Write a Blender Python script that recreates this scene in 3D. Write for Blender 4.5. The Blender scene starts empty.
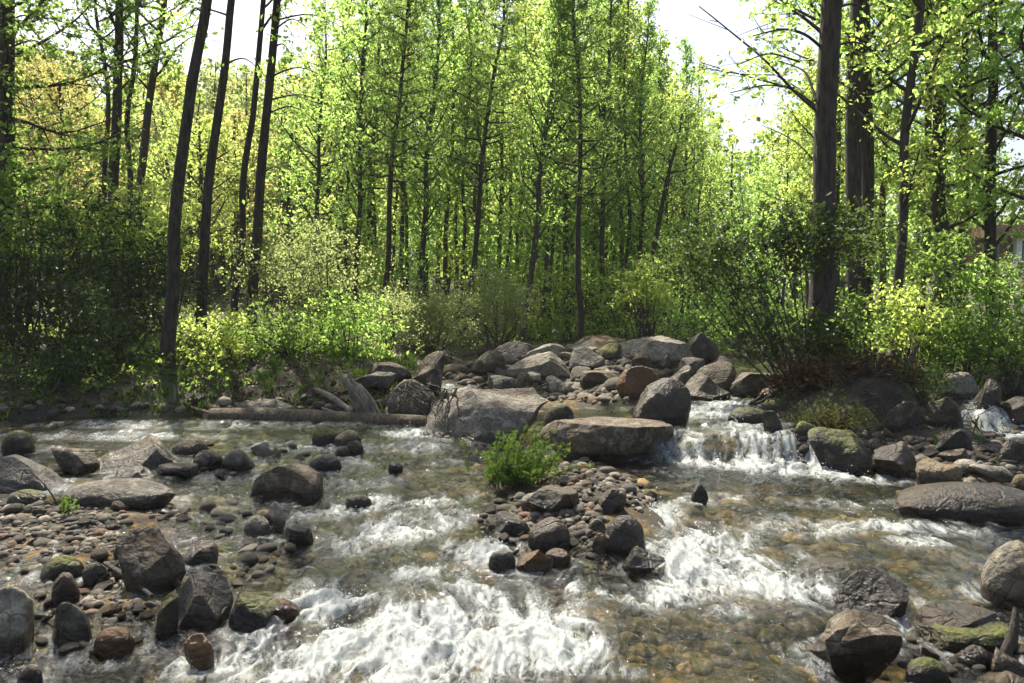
import bpy, math, random
import numpy as np
from mathutils import Vector, Matrix

random.seed(11)
scene = bpy.context.scene
COL = scene.collection
RAD = math.radians

# ------------------------------------------------------------------ camera
CAM_Z, FPX, CX, CY = 1.6, 796.0, 512.0, 341.5
PITCH = math.atan(41.5 / FPX)
cp, sp = math.cos(PITCH), math.sin(PITCH)
cam_d = bpy.data.cameras.new("camera")
cam_d.sensor_width = 36.0
cam_d.lens = 36.0 * FPX / 1024.0
cam_d.clip_start, cam_d.clip_end = 0.05, 5000
cam = bpy.data.objects.new("camera", cam_d)
cam.location = (0, 0, CAM_Z)
cam.rotation_euler = (math.pi / 2 - PITCH, 0, 0)
COL.objects.link(cam)
scene.camera = cam


def project(x, y, z):
    f = y * cp - (z - CAM_Z) * sp
    u = y * sp + (z - CAM_Z) * cp
    f = np.where(np.abs(f) < 1e-4, 1e-4, f)
    return CX + FPX * x / f, CY - FPX * u / f, f


def ray(px, py):
    a, b = (px - CX) / FPX, (CY - py) / FPX
    return np.array([a, cp + b * sp, -sp + b * cp])


def at_depth(px, py, Y):
    r = ray(px, py)
    return r * (Y / r[1]) + np.array([0, 0, CAM_Z])


# ------------------------------------------------------------------ noise
def _hash(ix, iy, iz, seed):
    h = (ix * 374761393 + iy * 668265263 + iz * 2147483647 + seed * 974711) & 0xFFFFFFFF
    h = ((h ^ (h >> 13)) * 1274126177) & 0xFFFFFFFF
    h = ((h ^ (h >> 16)) * 2246822519) & 0xFFFFFFFF
    return ((h ^ (h >> 15)) & 0xFFFF) / 65535.0


def vnoise(x, y, z, seed=0):
    x, y, z = np.broadcast_arrays(np.asarray(x, float), np.asarray(y, float), np.asarray(z, float))
    fx, fy, fz = np.floor(x), np.floor(y), np.floor(z)
    ix, iy, iz = fx.astype(np.int64), fy.astype(np.int64), fz.astype(np.int64)
    u, v, w = x - fx, y - fy, z - fz
    u = u * u * u * (u * (u * 6 - 15) + 10)
    v = v * v * v * (v * (v * 6 - 15) + 10)
    w = w * w * w * (w * (w * 6 - 15) + 10)
    r = 0
    for dx in (0, 1):
        for dy in (0, 1):
            for dz in (0, 1):
                wt = (u if dx else 1 - u) * (v if dy else 1 - v) * (w if dz else 1 - w)
                r = r + wt * _hash(ix + dx, iy + dy, iz + dz, seed)
    return r * 2 - 1


def fbm(x, y, z, octs=4, seed=0, gain=0.5, lac=2.03):
    a, s, t = 1.0, 0, 0
    for o in range(octs):
        s = s + a * vnoise(x, y, z, seed + o * 17)
        t += a
        a *= gain
        x, y, z = x * lac + 3.1, y * lac + 1.7, z * lac + 5.3
    return s / t


def sstep(a, b, x):
    t = np.clip((x - a) / (b - a), 0, 1)
    return t * t * (3 - 2 * t)


# ------------------------------------------------------------------ water level and ground height
STREAM = np.array([(-60, -40), (60, -40), (60, 1.0), (4.9, 2), (4.4, 4.5), (4.5, 6.0), (6.2, 6.9), (7.2, 8.6), (6.7, 10.6),
                   (5.4, 12.6), (4.6, 15), (3.6, 17.2), (1.6, 18.4), (-0.4, 17.2), (-1.2, 14.5), (-1.35, 12.2),
                   (-1.5, 10.6), (-3.0, 10.2), (-6, 9.75), (-12, 9.4), (-60, 9.2)], float)


def stream_sd(x, y):
    """distance outside the stream (negative inside)"""
    x = np.asarray(x, float); y = np.asarray(y, float)
    d2 = np.full(x.shape, 1e9); inside = np.zeros(x.shape, bool)
    n = len(STREAM)
    for i in range(n):
        ax, ay = STREAM[i]; bx, by = STREAM[(i + 1) % n]
        ex, ey = bx - ax, by - ay
        t = np.clip(((x - ax) * ex + (y - ay) * ey) / (ex * ex + ey * ey), 0, 1)
        d2 = np.minimum(d2, (x - ax - t * ex) ** 2 + (y - ay - t * ey) ** 2)
        if ay != by:
            inside ^= ((ay > y) != (by > y)) & (x < ex * (y - ay) / ey + ax)
    d = np.sqrt(d2)
    return np.where(inside, -d, d)


def lip_y(x):
    x = np.asarray(x, float)
    return np.interp(x, [1.5, 1.6, 2.9, 3.4, 4.6, 5, 6.5], [7.85, 7.85, 7.5, 8.2, 9.0, 9.15, 9.15]) - .07 * vnoise(x * 3.1, 0, 0, 5) - .10 * vnoise(x * 7.3, 0, 0, 6)


def level(x, y):
    wl = np.interp(y, [-40, 2, 3, 4, 5, 6, 7, 8, 9.5, 11, 13, 15, 18, 25], [-.4, -.10, -.06, -.03, 0, .03, .055, .08, .11, .17, .25, .33, .42, .5])
    wr = np.interp(y, [-40, 7, 8, 10, 12, 15, 18, 25], [.31, .31, .325, .355, .385, .42, .45, .5])
    s = sstep(-0.34, 0.0, y - lip_y(x)) * sstep(1.0, 1.45, x)
    return wl * (1 - s) + np.maximum(wr, wl) * s


BARS = []   # (x, y, rx, ry, rot, height)


def ground(x, y):
    x = np.asarray(x, float); y = np.asarray(y, float)
    d = stream_sd(x, y)
    W = level(x, y)
    bed = W - 0.15 - 0.05 * sstep(0, 1.5, -d) + 0.045 * fbm(x * 1.3, y * 1.3, 0, 3, 3) + 0.02 * vnoise(x * 6, y * 6, 0, 9)
    for (bx, by, rx, ry, rot, h) in BARS:
        c, s_ = math.cos(rot), math.sin(rot)
        u = ((x - bx) * c + (y - by) * s_) / rx
        v = (-(x - bx) * s_ + (y - by) * c) / ry
        bed = bed + h * np.exp(-(u * u + v * v) ** 1.5)
    left = sstep(0.5, -2.5, x)
    right = sstep(3.0, 6.0, x)
    rise = (0.60 - W + 0.30 * left) * (1 - np.exp(-np.maximum(d, 0) / 0.85))
    far_l = np.log1p(np.exp(np.clip(((y - 24) * 0.8 - x * 0.45 - 12) / 4.0, -30, 30))) * 4.0 * 0.36
    far_l = 26 * np.tanh(far_l / 26) * sstep(16, -12, x - 0.25 * (y - 30)) * sstep(14, 24, y)
    far_r = 3.2 * sstep(6, 22, x - 0.22 * y + 3) * sstep(17, 40, y)
    bank = W - 0.05 + rise + 0.10 * fbm(x * 0.9, y * 0.9, 4, 4, 21) + 0.04 * fbm(x * 4, y * 4, 4, 3, 23)
    t = sstep(-0.12, 0.10, d)
    return bed * (1 - t) + (bank + far_l + far_r) * t


def surf(x, y):
    return np.maximum(ground(x, y), np.where(stream_sd(x, y) < 0.3, level(x, y), -9))


_T = np.concatenate([np.linspace(2.0, 12, 2600), np.linspace(12.01, 24, 900)])


_LX, _LY = np.arange(-17, 17.01, .05), np.arange(1.5, 24.01, .05)
_LUT = None


def fast_surf(X, Y):
    global _LUT
    if _LUT is None:
        a, b = np.meshgrid(_LX, _LY); _LUT = surf(a.ravel(), b.ravel()).reshape(a.shape)
    fx = np.clip((X + 17) / .05, 0, len(_LX) - 2.001); fy = np.clip((Y - 1.5) / .05, 0, len(_LY) - 2.001)
    i, j = fx.astype(int), fy.astype(int); u, v = fx - i, fy - j
    return (_LUT[j, i] * (1 - u) + _LUT[j, i + 1] * u) * (1 - v) + (_LUT[j + 1, i] * (1 - u) + _LUT[j + 1, i + 1] * u) * v


def hit(px, py):
    """where the line of sight through a point of the photograph meets ground or water"""
    r = ray(px, py)
    X, Y, Z = r[0] * _T, r[1] * _T, CAM_Z + r[2] * _T
    below = Z < fast_surf(X, Y)
    i = int(np.argmax(below)) if below.any() else len(_T) - 1
    return np.array([X[i], Y[i], fast_surf(X[i:i + 1], Y[i:i + 1])[0]])


def bar_px(px, py, rx, ry, rot, h):
    p = hit(px, py)
    BARS.append((p[0], p[1], rx, ry, rot, h))


BARS += [(-2.55, 5.2, 1.35, 1.25, 0.1, .170), (-4.3, 6.0, 1.5, 1.3, 0, .172), (-1.9, 4.0, .9, .55, .2, .12), (-3.3, 7.4, 1.6, .7, 0, .11),
         (0.42, 6.75, .85, 1.15, -.25, .24), (0.75, 5.7, .62, .6, -.2, .18),
         (2.75, 3.55, .75, .45, 0, .2), (3.95, 9.35, 1.1, 1.5, 0, .38), (3.6, 8.75, .8, .6, 0, .13), (4.6, 8.0, 1.2, 1.0, -.2, .28), (3.8, 7.0, 1.0, .45, -.1, .2),
         (0.6, 14.2, 2.2, 1.9, 0, .42), (2.2, 14.5, 1.4, 1.6, 0, .38), (0.9, 11.0, .9, .9, 0, .25), (-.6, 9.6, .8, .5, 0, .2)]

# ------------------------------------------------------------------ mesh helpers


def new_mesh(name, V, F, mats=(), smooth=True, midx=None):
    V = np.asarray(V, np.float32)
    me = bpy.data.meshes.new(name)
    if not isinstance(F, (list, tuple)):
        F = [F]
    F = [np.asarray(f, np.int32) for f in F if len(f)]
    me.vertices.add(len(V)); me.vertices.foreach_set("co", V.ravel())
    nl = sum(f.size for f in F); npoly = sum(len(f) for f in F)
    me.loops.add(nl); me.loops.foreach_set("vertex_index", np.concatenate([f.ravel() for f in F]))
    me.polygons.add(npoly)
    tot = np.concatenate([np.full(len(f), f.shape[1], np.int32) for f in F])
    me.polygons.foreach_set("loop_start", np.concatenate([[0], np.cumsum(tot)[:-1]]).astype(np.int32))
    me.polygons.foreach_set("loop_total", tot)
    me.polygons.foreach_set("use_smooth", np.full(npoly, smooth))
    for m in mats:
        me.materials.append(m)
    if midx is not None:
        me.polygons.foreach_set("material_index", np.asarray(midx, np.int32))
    me.update(calc_edges=True)
    return me


def link(name, me, parent=None, loc=None):
    o = bpy.data.objects.new(name, me)
    COL.objects.link(o)
    if parent: o.parent = parent
    if loc is not None: o.location = loc
    return o


def empty(name, loc):
    o = bpy.data.objects.new(name, None)
    o.empty_display_size = 0.2
    o.location = loc
    COL.objects.link(o)
    return o


def tag(o, label=None, cat=None, group=None, kind=None):
    if label: o["label"] = label
    if cat: o["category"] = cat
    if group: o["group"] = group
    if kind: o["kind"] = kind
    return o


class Geo:
    """collects vertices and quads"""
    def __init__(s): s.V, s.F, s.n = [], [], 0
    def add(s, V, F):
        s.V.append(np.asarray(V, float)); s.F.append(np.asarray(F, int) + s.n); s.n += len(V)
    def mesh(s, name, mat, smooth=True):
        fs = {}
        for f in s.F: fs.setdefault(f.shape[1], []).append(f)
        return new_mesh(name, np.concatenate(s.V), [np.concatenate(v) for v in fs.values()], [mat], smooth)


def tube(g, pts, rad, sides=8, rough=0.0, seed=0, flat=1.0):
    pts = np.asarray(pts, float); rad = np.asarray(rad, float); n = len(pts)
    tan = np.gradient(pts, axis=0); tan /= np.linalg.norm(tan, axis=1)[:, None] + 1e-9
    ref = np.array([1.0, 0.13, 0.07]) if abs(tan[0][0]) < 0.8 else np.array([0.1, 0.2, 1.0])
    a = np.cross(tan, ref); a /= np.linalg.norm(a, axis=1)[:, None] + 1e-9
    b = np.cross(tan, a)
    th = np.linspace(0, 2 * np.pi, sides, endpoint=False)
    ring = a[:, None, :] * np.cos(th)[None, :, None] + b[:, None, :] * (np.sin(th) * flat)[None, :, None]
    R = rad[:, None] * np.ones(sides)[None]
    if rough:
        L = np.concatenate([[0], np.cumsum(np.linalg.norm(np.diff(pts, axis=0), axis=1))])
        R = R * (1 + rough * fbm(np.cos(th)[None] * 1.6 + 9, np.sin(th)[None] * 1.6, L[:, None] * 2.2 / max(rad.max() * 6, .3), 3, seed))
    V = pts[:, None, :] + ring * R[:, :, None]
    i = np.arange(n - 1)[:, None] * sides; j = np.arange(sides)[None]; k = (j + 1) % sides
    F = np.stack([i + j, i + k, i + sides + k, i + sides + j], -1).reshape(-1, 4)
    V = V.reshape(-1, 3)
    g.add(V, F)
    g.add(np.concatenate([V[:sides], pts[:1]]), np.array([[(q + 1) % sides, q, sides] for q in range(sides)]))
    g.add(np.concatenate([V[-sides:], pts[-1:]]), np.array([[q, (q + 1) % sides, sides] for q in range(sides)]))


def leaves(rng, centers, spread, per, size, droop=0.3, aspect=0.62, up=0.5, var=0.35):
    """many folded leaf-sized faces round the given centres"""
    c = np.repeat(np.asarray(centers, float), per, 0)
    n = len(c)
    d = rng.normal(size=(n, 3)); d /= np.linalg.norm(d, axis=1)[:, None]
    p = c + d * (np.abs(rng.normal(size=n)) * spread)[:, None] * np.array([1, 1, .75])
    nr = rng.normal(size=(n, 3)); nr[:, 2] += up * np.where(rng.random(n) < .8, 1.3, 0)
    nr /= np.linalg.norm(nr, axis=1)[:, None]
    t = rng.normal(size=(n, 3)); t[:, 2] -= droop
    t -= nr * (t * nr).sum(1)[:, None]; t /= np.linalg.norm(t, axis=1)[:, None] + 1e-9
    s = np.cross(nr, t)
    L = size * (1 + var * rng.normal(size=n)).clip(.45, 1.9)
    h = L[:, None] * .5; w = L[:, None] * aspect * .5
    f = nr * w * .35
    V = np.stack([p - t * h, p + s * w + t * h * -.1 + f, p + t * h, p - s * w + t * h * -.1 + f], 1).reshape(-1, 3)
    F = np.arange(n * 4).reshape(-1, 4)
    return V, F


# ------------------------------------------------------------------ materials
def mat(name):
    m = bpy.data.materials.new(name); m.use_nodes = True
    nt = m.node_tree; nt.nodes.clear()
    out = nt.nodes.new("ShaderNodeOutputMaterial")
    return m, nt, out


class N:
    def __init__(s, nt): s.nt = nt
    def __call__(s, typ, **kw):
        n = s.nt.nodes.new("ShaderNode" + typ)
        for k, v in kw.items():
            if k.startswith("i_"):
                n.inputs[k[2:].replace("_", " ")].default_value = v
            else:
                setattr(n, k, v)
        return n
    def link(s, a, b): s.nt.links.new(a, b)
    def math(s, op, a, b=None, clamp=False):
        n = s.nt.nodes.new("ShaderNodeMath"); n.operation = op; n.use_clamp = clamp
        for i, q in enumerate((a, b)):
            if q is None: continue
            if isinstance(q, (int, float)): n.inputs[i].default_value = q
            else: s.link(q, n.inputs[i])
        return n.outputs[0]
    def mix(s, f, a, b, mode="MIX"):
        n = s.nt.nodes.new("ShaderNodeMix"); n.data_type = "RGBA"; n.blend_type = mode
        for sock, q in ((n.inputs[0], f), (n.inputs[6], a), (n.inputs[7], b)):
            if isinstance(q, (int, float)): sock.default_value = q
            elif isinstance(q, tuple): sock.default_value = (*q, 1) if len(q) == 3 else q
            else: s.link(q, sock)
        return n.outputs[2]
    def noise(s, vec, scale, detail=4, rough=.55, dist=0):
        n = s.nt.nodes.new("ShaderNodeTexNoise")
        n.inputs["Scale"].default_value = scale; n.inputs["Detail"].default_value = detail
        n.inputs["Roughness"].default_value = rough; n.inputs["Distortion"].default_value = dist
        if vec is not None: s.link(vec, n.inputs["Vector"])
        return n.outputs[0]
    def ramp(s, v, stops):
        n = s.nt.nodes.new("ShaderNodeValToRGB")
        e = n.color_ramp.elements
        while len(e) < len(stops): e.new(.5)
        for q, (p, c) in zip(e, stops):
            q.position = p; q.color = (*c, 1) if isinstance(c, tuple) else (c, c, c, 1)
        s.link(v, n.inputs[0])
        return n.outputs[0]
    def bump(s, h, strength, dist, normal=None):
        n = s.nt.nodes.new("ShaderNodeBump")
        n.inputs["Strength"].default_value = strength; n.inputs["Distance"].default_value = dist
        s.link(h, n.inputs["Height"])
        if normal is not None: s.link(normal, n.inputs["Normal"])
        return n.outputs[0]


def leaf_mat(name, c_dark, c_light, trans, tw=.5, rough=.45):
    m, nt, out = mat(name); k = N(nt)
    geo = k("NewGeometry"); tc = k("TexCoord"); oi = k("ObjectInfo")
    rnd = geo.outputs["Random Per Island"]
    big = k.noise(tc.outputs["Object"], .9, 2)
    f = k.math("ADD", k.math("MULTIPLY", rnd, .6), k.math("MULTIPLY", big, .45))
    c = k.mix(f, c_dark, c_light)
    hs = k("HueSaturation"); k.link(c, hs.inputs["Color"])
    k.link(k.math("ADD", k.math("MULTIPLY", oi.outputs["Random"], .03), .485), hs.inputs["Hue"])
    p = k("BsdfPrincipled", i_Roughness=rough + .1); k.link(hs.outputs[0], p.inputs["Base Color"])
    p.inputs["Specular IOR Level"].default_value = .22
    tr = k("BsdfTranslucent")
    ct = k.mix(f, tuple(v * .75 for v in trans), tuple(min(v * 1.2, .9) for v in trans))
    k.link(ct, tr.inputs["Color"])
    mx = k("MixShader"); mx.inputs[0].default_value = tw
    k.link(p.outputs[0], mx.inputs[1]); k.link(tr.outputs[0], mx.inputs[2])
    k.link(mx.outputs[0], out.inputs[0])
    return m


def bark_mat(name, c1, c2, scale=1.0):
    m, nt, out = mat(name); k = N(nt)
    tc = k("TexCoord"); mp = k("Mapping"); mp.inputs["Scale"].default_value = (9 * scale, 9 * scale, 1.6 * scale)
    k.link(tc.outputs["Object"], mp.inputs[0])
    n1 = k.noise(mp.outputs[0], 3.0, 6, .65, .4)
    n2 = k.noise(tc.outputs["Object"], 1.7, 3)
    c = k.mix(k.ramp(n1, [(.35, 0.0), (.65, 1.0)]), c1, c2)
    c = k.mix(k.ramp(n2, [(.55, 0.0), (.75, .6)]), c, (.07, .08, .035))
    p = k("BsdfPrincipled", i_Roughness=.9); k.link(c, p.inputs["Base Color"])
    k.link(k.bump(n1, 1.0, .06), p.inputs["Normal"])
    k.link(p.outputs[0], out.inputs[0])
    return m


def stone_mat(name, c1, c2, wet=.075, moss=0.0, rough=.8, allwet=0.0, spots=.3):
    m, nt, out = mat(name); k = N(nt)
    tc = k("TexCoord"); oi = k("ObjectInfo"); geo = k("NewGeometry")
    v = k("VectorMath", operation="ADD"); k.link(tc.outputs["Object"], v.inputs[0])
    sc = k("VectorMath", operation="SCALE"); sc.inputs[0].default_value = (37, 19, 53); k.link(oi.outputs["Random"], sc.inputs["Scale"])
    k.link(sc.outputs[0], v.inputs[1]); V = v.outputs[0]
    n1 = k.noise(V, 5.5, 6, .6, .6); n2 = k.noise(V, 38, 5, .65); n3 = k.noise(V, 9, 5, .68, .5)
    wv = k("TexWave", bands_direction="Z"); k.link(V, wv.inputs[0]); wv.inputs["Scale"].default_value = 5.5; wv.inputs["Distortion"].default_value = 16; wv.inputs["Detail"].default_value = 4; wv.inputs["Detail Scale"].default_value = 1.6
    c = k.mix(k.ramp(n1, [(.32, 0.0), (.68, 1.0)]), c1, c2)
    c = k.mix(k.math("MULTIPLY", k.ramp(wv.outputs[0], [(.1, 1.0), (.45, 0.0)]), .25), c, (.045, .036, .026))
    c = k.mix(k.math("MULTIPLY", k.ramp(n3, [(.52, 0.0), (.60, 1.0)]), spots), c, (.34, .31, .235))
    c = k.mix(k.ramp(n2, [(.38, .55), (.5, 0.0)]), c, (.035, .03, .022))
    rs = k.noise(V, 3.1, 4, .6, .8)
    c = k.mix(k.math("MULTIPLY", k.ramp(rs, [(.50, 0.0), (.64, 1.0)]), .32), c, (.15, .085, .03))
    cv = k("VectorMath", operation="ADD"); k.link(V, cv.inputs[0]); ns = k("TexNoise"); ns.inputs["Scale"].default_value = 4; k.link(V, ns.inputs["Vector"])
    sc2 = k("VectorMath", operation="SCALE"); sc2.inputs["Scale"].default_value = .28; k.link(ns.outputs[1], sc2.inputs[0]); k.link(sc2.outputs[0], cv.inputs[1])
    vo = k("TexVoronoi", feature="DISTANCE_TO_EDGE"); vo.inputs["Scale"].default_value = 3.2; k.link(cv.outputs[0], vo.inputs["Vector"])
    crack = k.ramp(vo.outputs["Distance"], [(.0, 0.0), (.035, 1.0)])
    c = k.mix(crack, k.mix(.32, c, (.02, .015, .01)), c)
    val = k.math("ADD", k.math("MULTIPLY", oi.outputs["Random"], .5), .68)
    hs = k("HueSaturation"); k.link(c, hs.inputs["Color"]); k.link(val, hs.inputs["Value"]); c = hs.outputs[0]
    sx = k("SeparateXYZ"); k.link(geo.outputs["Normal"], sx.inputs[0])
    if moss:
        up = k.math("ADD", sx.outputs[2], k.math("MULTIPLY", k.math("SUBTRACT", n1, .5), 2.4))
        mf = k.math("MULTIPLY", k.math("SUBTRACT", up, 1.05 - moss), 3.0, True)
        c = k.mix(mf, c, k.mix(k.ramp(n2, [(.36, 0.0), (.64, 1.0)]), (.018, .026, .004), (.12, .125, .018)))
    so = k("SeparateXYZ"); k.link(tc.outputs["Object"], so.inputs[0])
    h = k.math("ADD", so.outputs[2], k.math("MULTIPLY", k.math("SUBTRACT", n1, .5), .12))
    w = k.math("SUBTRACT", 1.0, k.math("MULTIPLY", k.math("SUBTRACT", h, wet - .02), 22.0, True), True)
    if allwet: w = k.math("MAXIMUM", w, allwet)
    c = k.mix(w, c, k.mix(1.0, c, (.30, .25, .19), "MULTIPLY"))
    p = k("BsdfPrincipled"); p.inputs["Specular IOR Level"].default_value = .32; k.link(c, p.inputs["Base Color"])
    k.link(k.math("SUBTRACT", rough, k.math("MULTIPLY", w, rough - .22)), p.inputs["Roughness"])
    hb = k.math("ADD", k.math("ADD", k.math("MULTIPLY", n1, .8), k.math("MULTIPLY", n2, .4)), k.math("MULTIPLY", crack, .13))
    k.link(k.bump(hb, .9, .05), p.inputs["Normal"])
    k.link(p.outputs[0], out.inputs[0])
    return m


def island_stone_mat(name, stops, rough, bump=.4):
    m, nt, out = mat(name); k = N(nt)
    geo = k("NewGeometry"); tc = k("TexCoord")
    c = k.ramp(geo.outputs["Random Per Island"], stops)
    n = k.noise(tc.outputs["Object"], 45, 4)
    c = k.mix(k.ramp(n, [(.4, .5), (.55, 0.0)]), c, (.03, .025, .018))
    p = k("BsdfPrincipled", i_Roughness=rough); p.inputs["Specular IOR Level"].default_value = .25; k.link(c, p.inputs["Base Color"])
    k.link(k.bump(n, bump, .01), p.inputs["Normal"]); k.link(p.outputs[0], out.inputs[0])
    return m


M = {}
M["leaf_fresh"] = leaf_mat("fresh_leaf", (.06, .115, .012), (.12, .18, .025), (.49, .73, .17), .68)
M["leaf_yellow"] = leaf_mat("yellow_green_leaf", (.08, .12, .012), (.14, .17, .025), (.62, .76, .18), .68)
M["leaf_mid"] = leaf_mat("mid_green_leaf", (.035, .075, .012), (.075, .12, .022), (.34, .50, .10), .58)
M["leaf_olive"] = leaf_mat("olive_leaf", (.026, .05, .010), (.055, .085, .018), (.17, .25, .045), .42, .38)
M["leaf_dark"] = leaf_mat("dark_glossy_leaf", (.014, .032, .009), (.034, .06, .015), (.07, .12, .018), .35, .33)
M["leaf_pale"] = leaf_mat("pale_willow_leaf", (.13, .16, .05), (.21, .24, .09), (.52, .60, .22), .55)
M["leaf_gold"] = leaf_mat("golden_spring_leaf", (.13, .11, .02), (.22, .17, .035), (.60, .57, .18), .55)
M["leaf_brown"] = leaf_mat("withered_brown_leaf", (.03, .017, .009), (.085, .05, .022), (.13, .07, .03), .35, .6)
M["leaf_moss"] = leaf_mat("yellow_moss", (.05, .055, .008), (.12, .115, .018), (.15, .16, .03), .3, .7)
M["leaf_needle"] = leaf_mat("needle_green_leaf", (.025, .05, .012), (.045, .08, .018), (.34, .50, .10), .58)
M["leaf_fern"] = leaf_mat("fern_green_leaf", (.04, .10, .008), (.08, .16, .015), (.17, .28, .035), .45)
M["bark"] = bark_mat("dark_bark", (.010, .008, .0065), (.080, .064, .049))
M["bark_grey"] = bark_mat("grey_brown_bark", (.035, .029, .023), (.10, .082, .062))
M["twig"] = bark_mat("twig_bark", (.03, .024, .018), (.08, .062, .045))
M["wood"] = bark_mat("bleached_driftwood", (.16, .125, .09), (.34, .29, .22))
M["wet_log"] = bark_mat("weathered_log", (.05, .035, .022), (.16, .12, .075))
M["grey"] = stone_mat("grey_stone", (.07, .06, .045), (.21, .19, .15), spots=.55)
M["pale"] = stone_mat("pale_stone", (.19, .165, .12), (.37, .335, .265), spots=.3)
M["tan"] = stone_mat("tan_stone", (.12, .092, .05), (.24, .19, .115), spots=.1)
M["brown"] = stone_mat("brown_stone", (.036, .028, .018), (.125, .10, .068), spots=.4)
M["slate"] = stone_mat("slate_stone", (.024, .021, .016), (.072, .063, .049), rough=.6, spots=.2)
M["dark"] = stone_mat("dark_wet_stone", (.020, .016, .011), (.055, .043, .030), allwet=.5, rough=.55, spots=.1)
M["orange"] = stone_mat("rusty_stone", (.16, .07, .02), (.20, .10, .03), allwet=.35, rough=.6, spots=.05)
M["mossy"] = stone_mat("mossy_stone", (.07, .06, .04), (.16, .14, .10), moss=.85)
M["mossy_dark"] = stone_mat("dark_mossy_stone", (.022, .018, .011), (.055, .044, .028), moss=.66, allwet=.3)
M["gravel"] = island_stone_mat("mixed_gravel", [(0, (.028, .022, .016)), (.3, (.06, .05, .038)), (.55, (.115, .10, .075)), (.75, (.21, .185, .14)), (.88, (.12, .06, .028)), (1, (.27, .245, .19))], .8)
M["bedstone"] = island_stone_mat("river_bed_stones", [(0, (.016, .013, .008)), (.3, (.04, .030, .014)), (.5, (.19, .115, .034)), (.75, (.09, .075, .04)), (1, (.26, .15, .038))], .7)


def ground_mat():
    m, nt, out = mat("forest_ground"); k = N(nt)
    geo = k("NewGeometry"); P = geo.outputs["Position"]
    a = k("Attribute", attribute_name="bed"); bedf = a.outputs["Fac"]
    n1 = k.noise(P, 1.3, 5); n2 = k.noise(P, 9, 5, .65); n3 = k.noise(P, 45, 4, .7)
    soil = k.mix(k.ramp(n2, [(.35, 0.0), (.65, 1.0)]), (.017, .011, .007), (.058, .037, .021))
    soil = k.mix(k.ramp(n1, [(.45, 0.0), (.6, .75)]), soil, k.mix(n3, (.025, .04, .010), (.075, .095, .022)))
    vo = k("TexVoronoi"); vo.inputs["Scale"].default_value = 13; k.link(P, vo.inputs["Vector"])
    bed = k.ramp(k.math("ADD", k.math("MULTIPLY", n1, .6), k.math("MULTIPLY", n2, .4)), [(.38, (.018, .015, .009)), (.47, (.05, .033, .012)), (.54, (.21, .12, .024)), (.61, (.04, .034, .018))])
    bed = k.mix(k.ramp(vo.outputs["Distance"], [(.25, 0.0), (.6, .7)]), bed, (.035, .028, .018))
    sx = k("SeparateXYZ"); k.link(geo.outputs["Normal"], sx.inputs[0])
    bed = k.mix(k.ramp(sx.outputs[2], [(.84, 1.0), (.975, 0.0)]), bed, (.018, .018, .013))
    c = k.mix(bedf, soil, bed)
    p = k("BsdfPrincipled", i_Roughness=.9); k.link(c, p.inputs["Base Color"])
    k.link(k.bump(k.math("ADD", n2, k.math("MULTIPLY", n3, .5)), .8, .06), p.inputs["Normal"])
    k.link(p.outputs[0], out.inputs[0])
    return m


def water_mat():
    m, nt, out = mat("stream_water"); k = N(nt)
    geo = k("NewGeometry"); P = geo.outputs["Position"]
    at = k("Attribute", attribute_name="foam"); f = at.outputs["Fac"]
    mp = k("Mapping"); mp.inputs["Scale"].default_value = (1.0, .48, 1.0); k.link(P, mp.inputs[0])
    n1 = k.noise(mp.outputs[0], 15, 7, .66, 1.3)
    n2 = k.noise(mp.outputs[0], 60, 4, .65, .3)
    n3 = k.noise(P, 22, 3, .5, .3)
    nn = k.math("ADD", k.math("MULTIPLY", n1, .72), k.math("MULTIPLY", n2, .28))
    nz = k.math("MULTIPLY", k.math("SUBTRACT", nn, .34), 3.1, True)
    def sm(v, lo, hi):
        r = k("MapRange", interpolation_type="SMOOTHSTEP"); r.inputs["From Min"].default_value = lo; r.inputs["From Max"].default_value = hi
        k.link(v, r.inputs[0]); return r.outputs[0]
    core = sm(k.math("ADD", f, k.math("MULTIPLY", k.math("SUBTRACT", nz, .5), .7)), .44, 1.02)
    lace = k.math("SUBTRACT", 1.0, k.math("MULTIPLY", k.math("ABSOLUTE", k.math("SUBTRACT", n1, .5)), 11.0), True)
    lace = k.math("MULTIPLY", k.math("MULTIPLY", lace, k.math("ADD", k.math("MULTIPLY", nz, .6), .4)), k.math("MULTIPLY", sm(f, .14, .65), .78))
    milk = k.math("MULTIPLY", sm(f, .2, .95), .14)
    fac = k.math("MULTIPLY", k.math("MAXIMUM", k.math("MAXIMUM", core, lace), milk), .94)
    nb = k.bump(k.math("ADD", n3, k.math("MULTIPLY", n2, .5)), .5, .03)
    fr = k("Fresnel", i_IOR=1.34); k.link(nb, fr.inputs["Normal"])
    tr = k("BsdfTransparent"); tr.inputs[0].default_value = (.70, .72, .58, 1)
    gl = k("BsdfGlossy", i_Roughness=.035); gl.inputs[0].default_value = (.95, .97, 1, 1); k.link(nb, gl.inputs["Normal"])
    mx = k("MixShader"); k.link(fr.outputs[0], mx.inputs[0]); k.link(tr.outputs[0], mx.inputs[1]); k.link(gl.outputs[0], mx.inputs[2])
    fo = k("BsdfPrincipled", i_Roughness=.45)
    k.link(k.mix(nz, (.24, .29, .29), (.62, .64, .63)), fo.inputs["Base Color"])
    k.link(k.bump(nn, .5, .03), fo.inputs["Normal"])
    ft = k("BsdfTranslucent"); ft.inputs[0].default_value = (.8, .84, .82, 1)
    fm = k("MixShader"); fm.inputs[0].default_value = .45; k.link(fo.outputs[0], fm.inputs[1]); k.link(ft.outputs[0], fm.inputs[2])
    m2 = k("MixShader"); k.link(fac, m2.inputs[0]); k.link(mx.outputs[0], m2.inputs[1]); k.link(fm.outputs[0], m2.inputs[2])
    k.link(m2.outputs[0], out.inputs[0])
    return m


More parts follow.
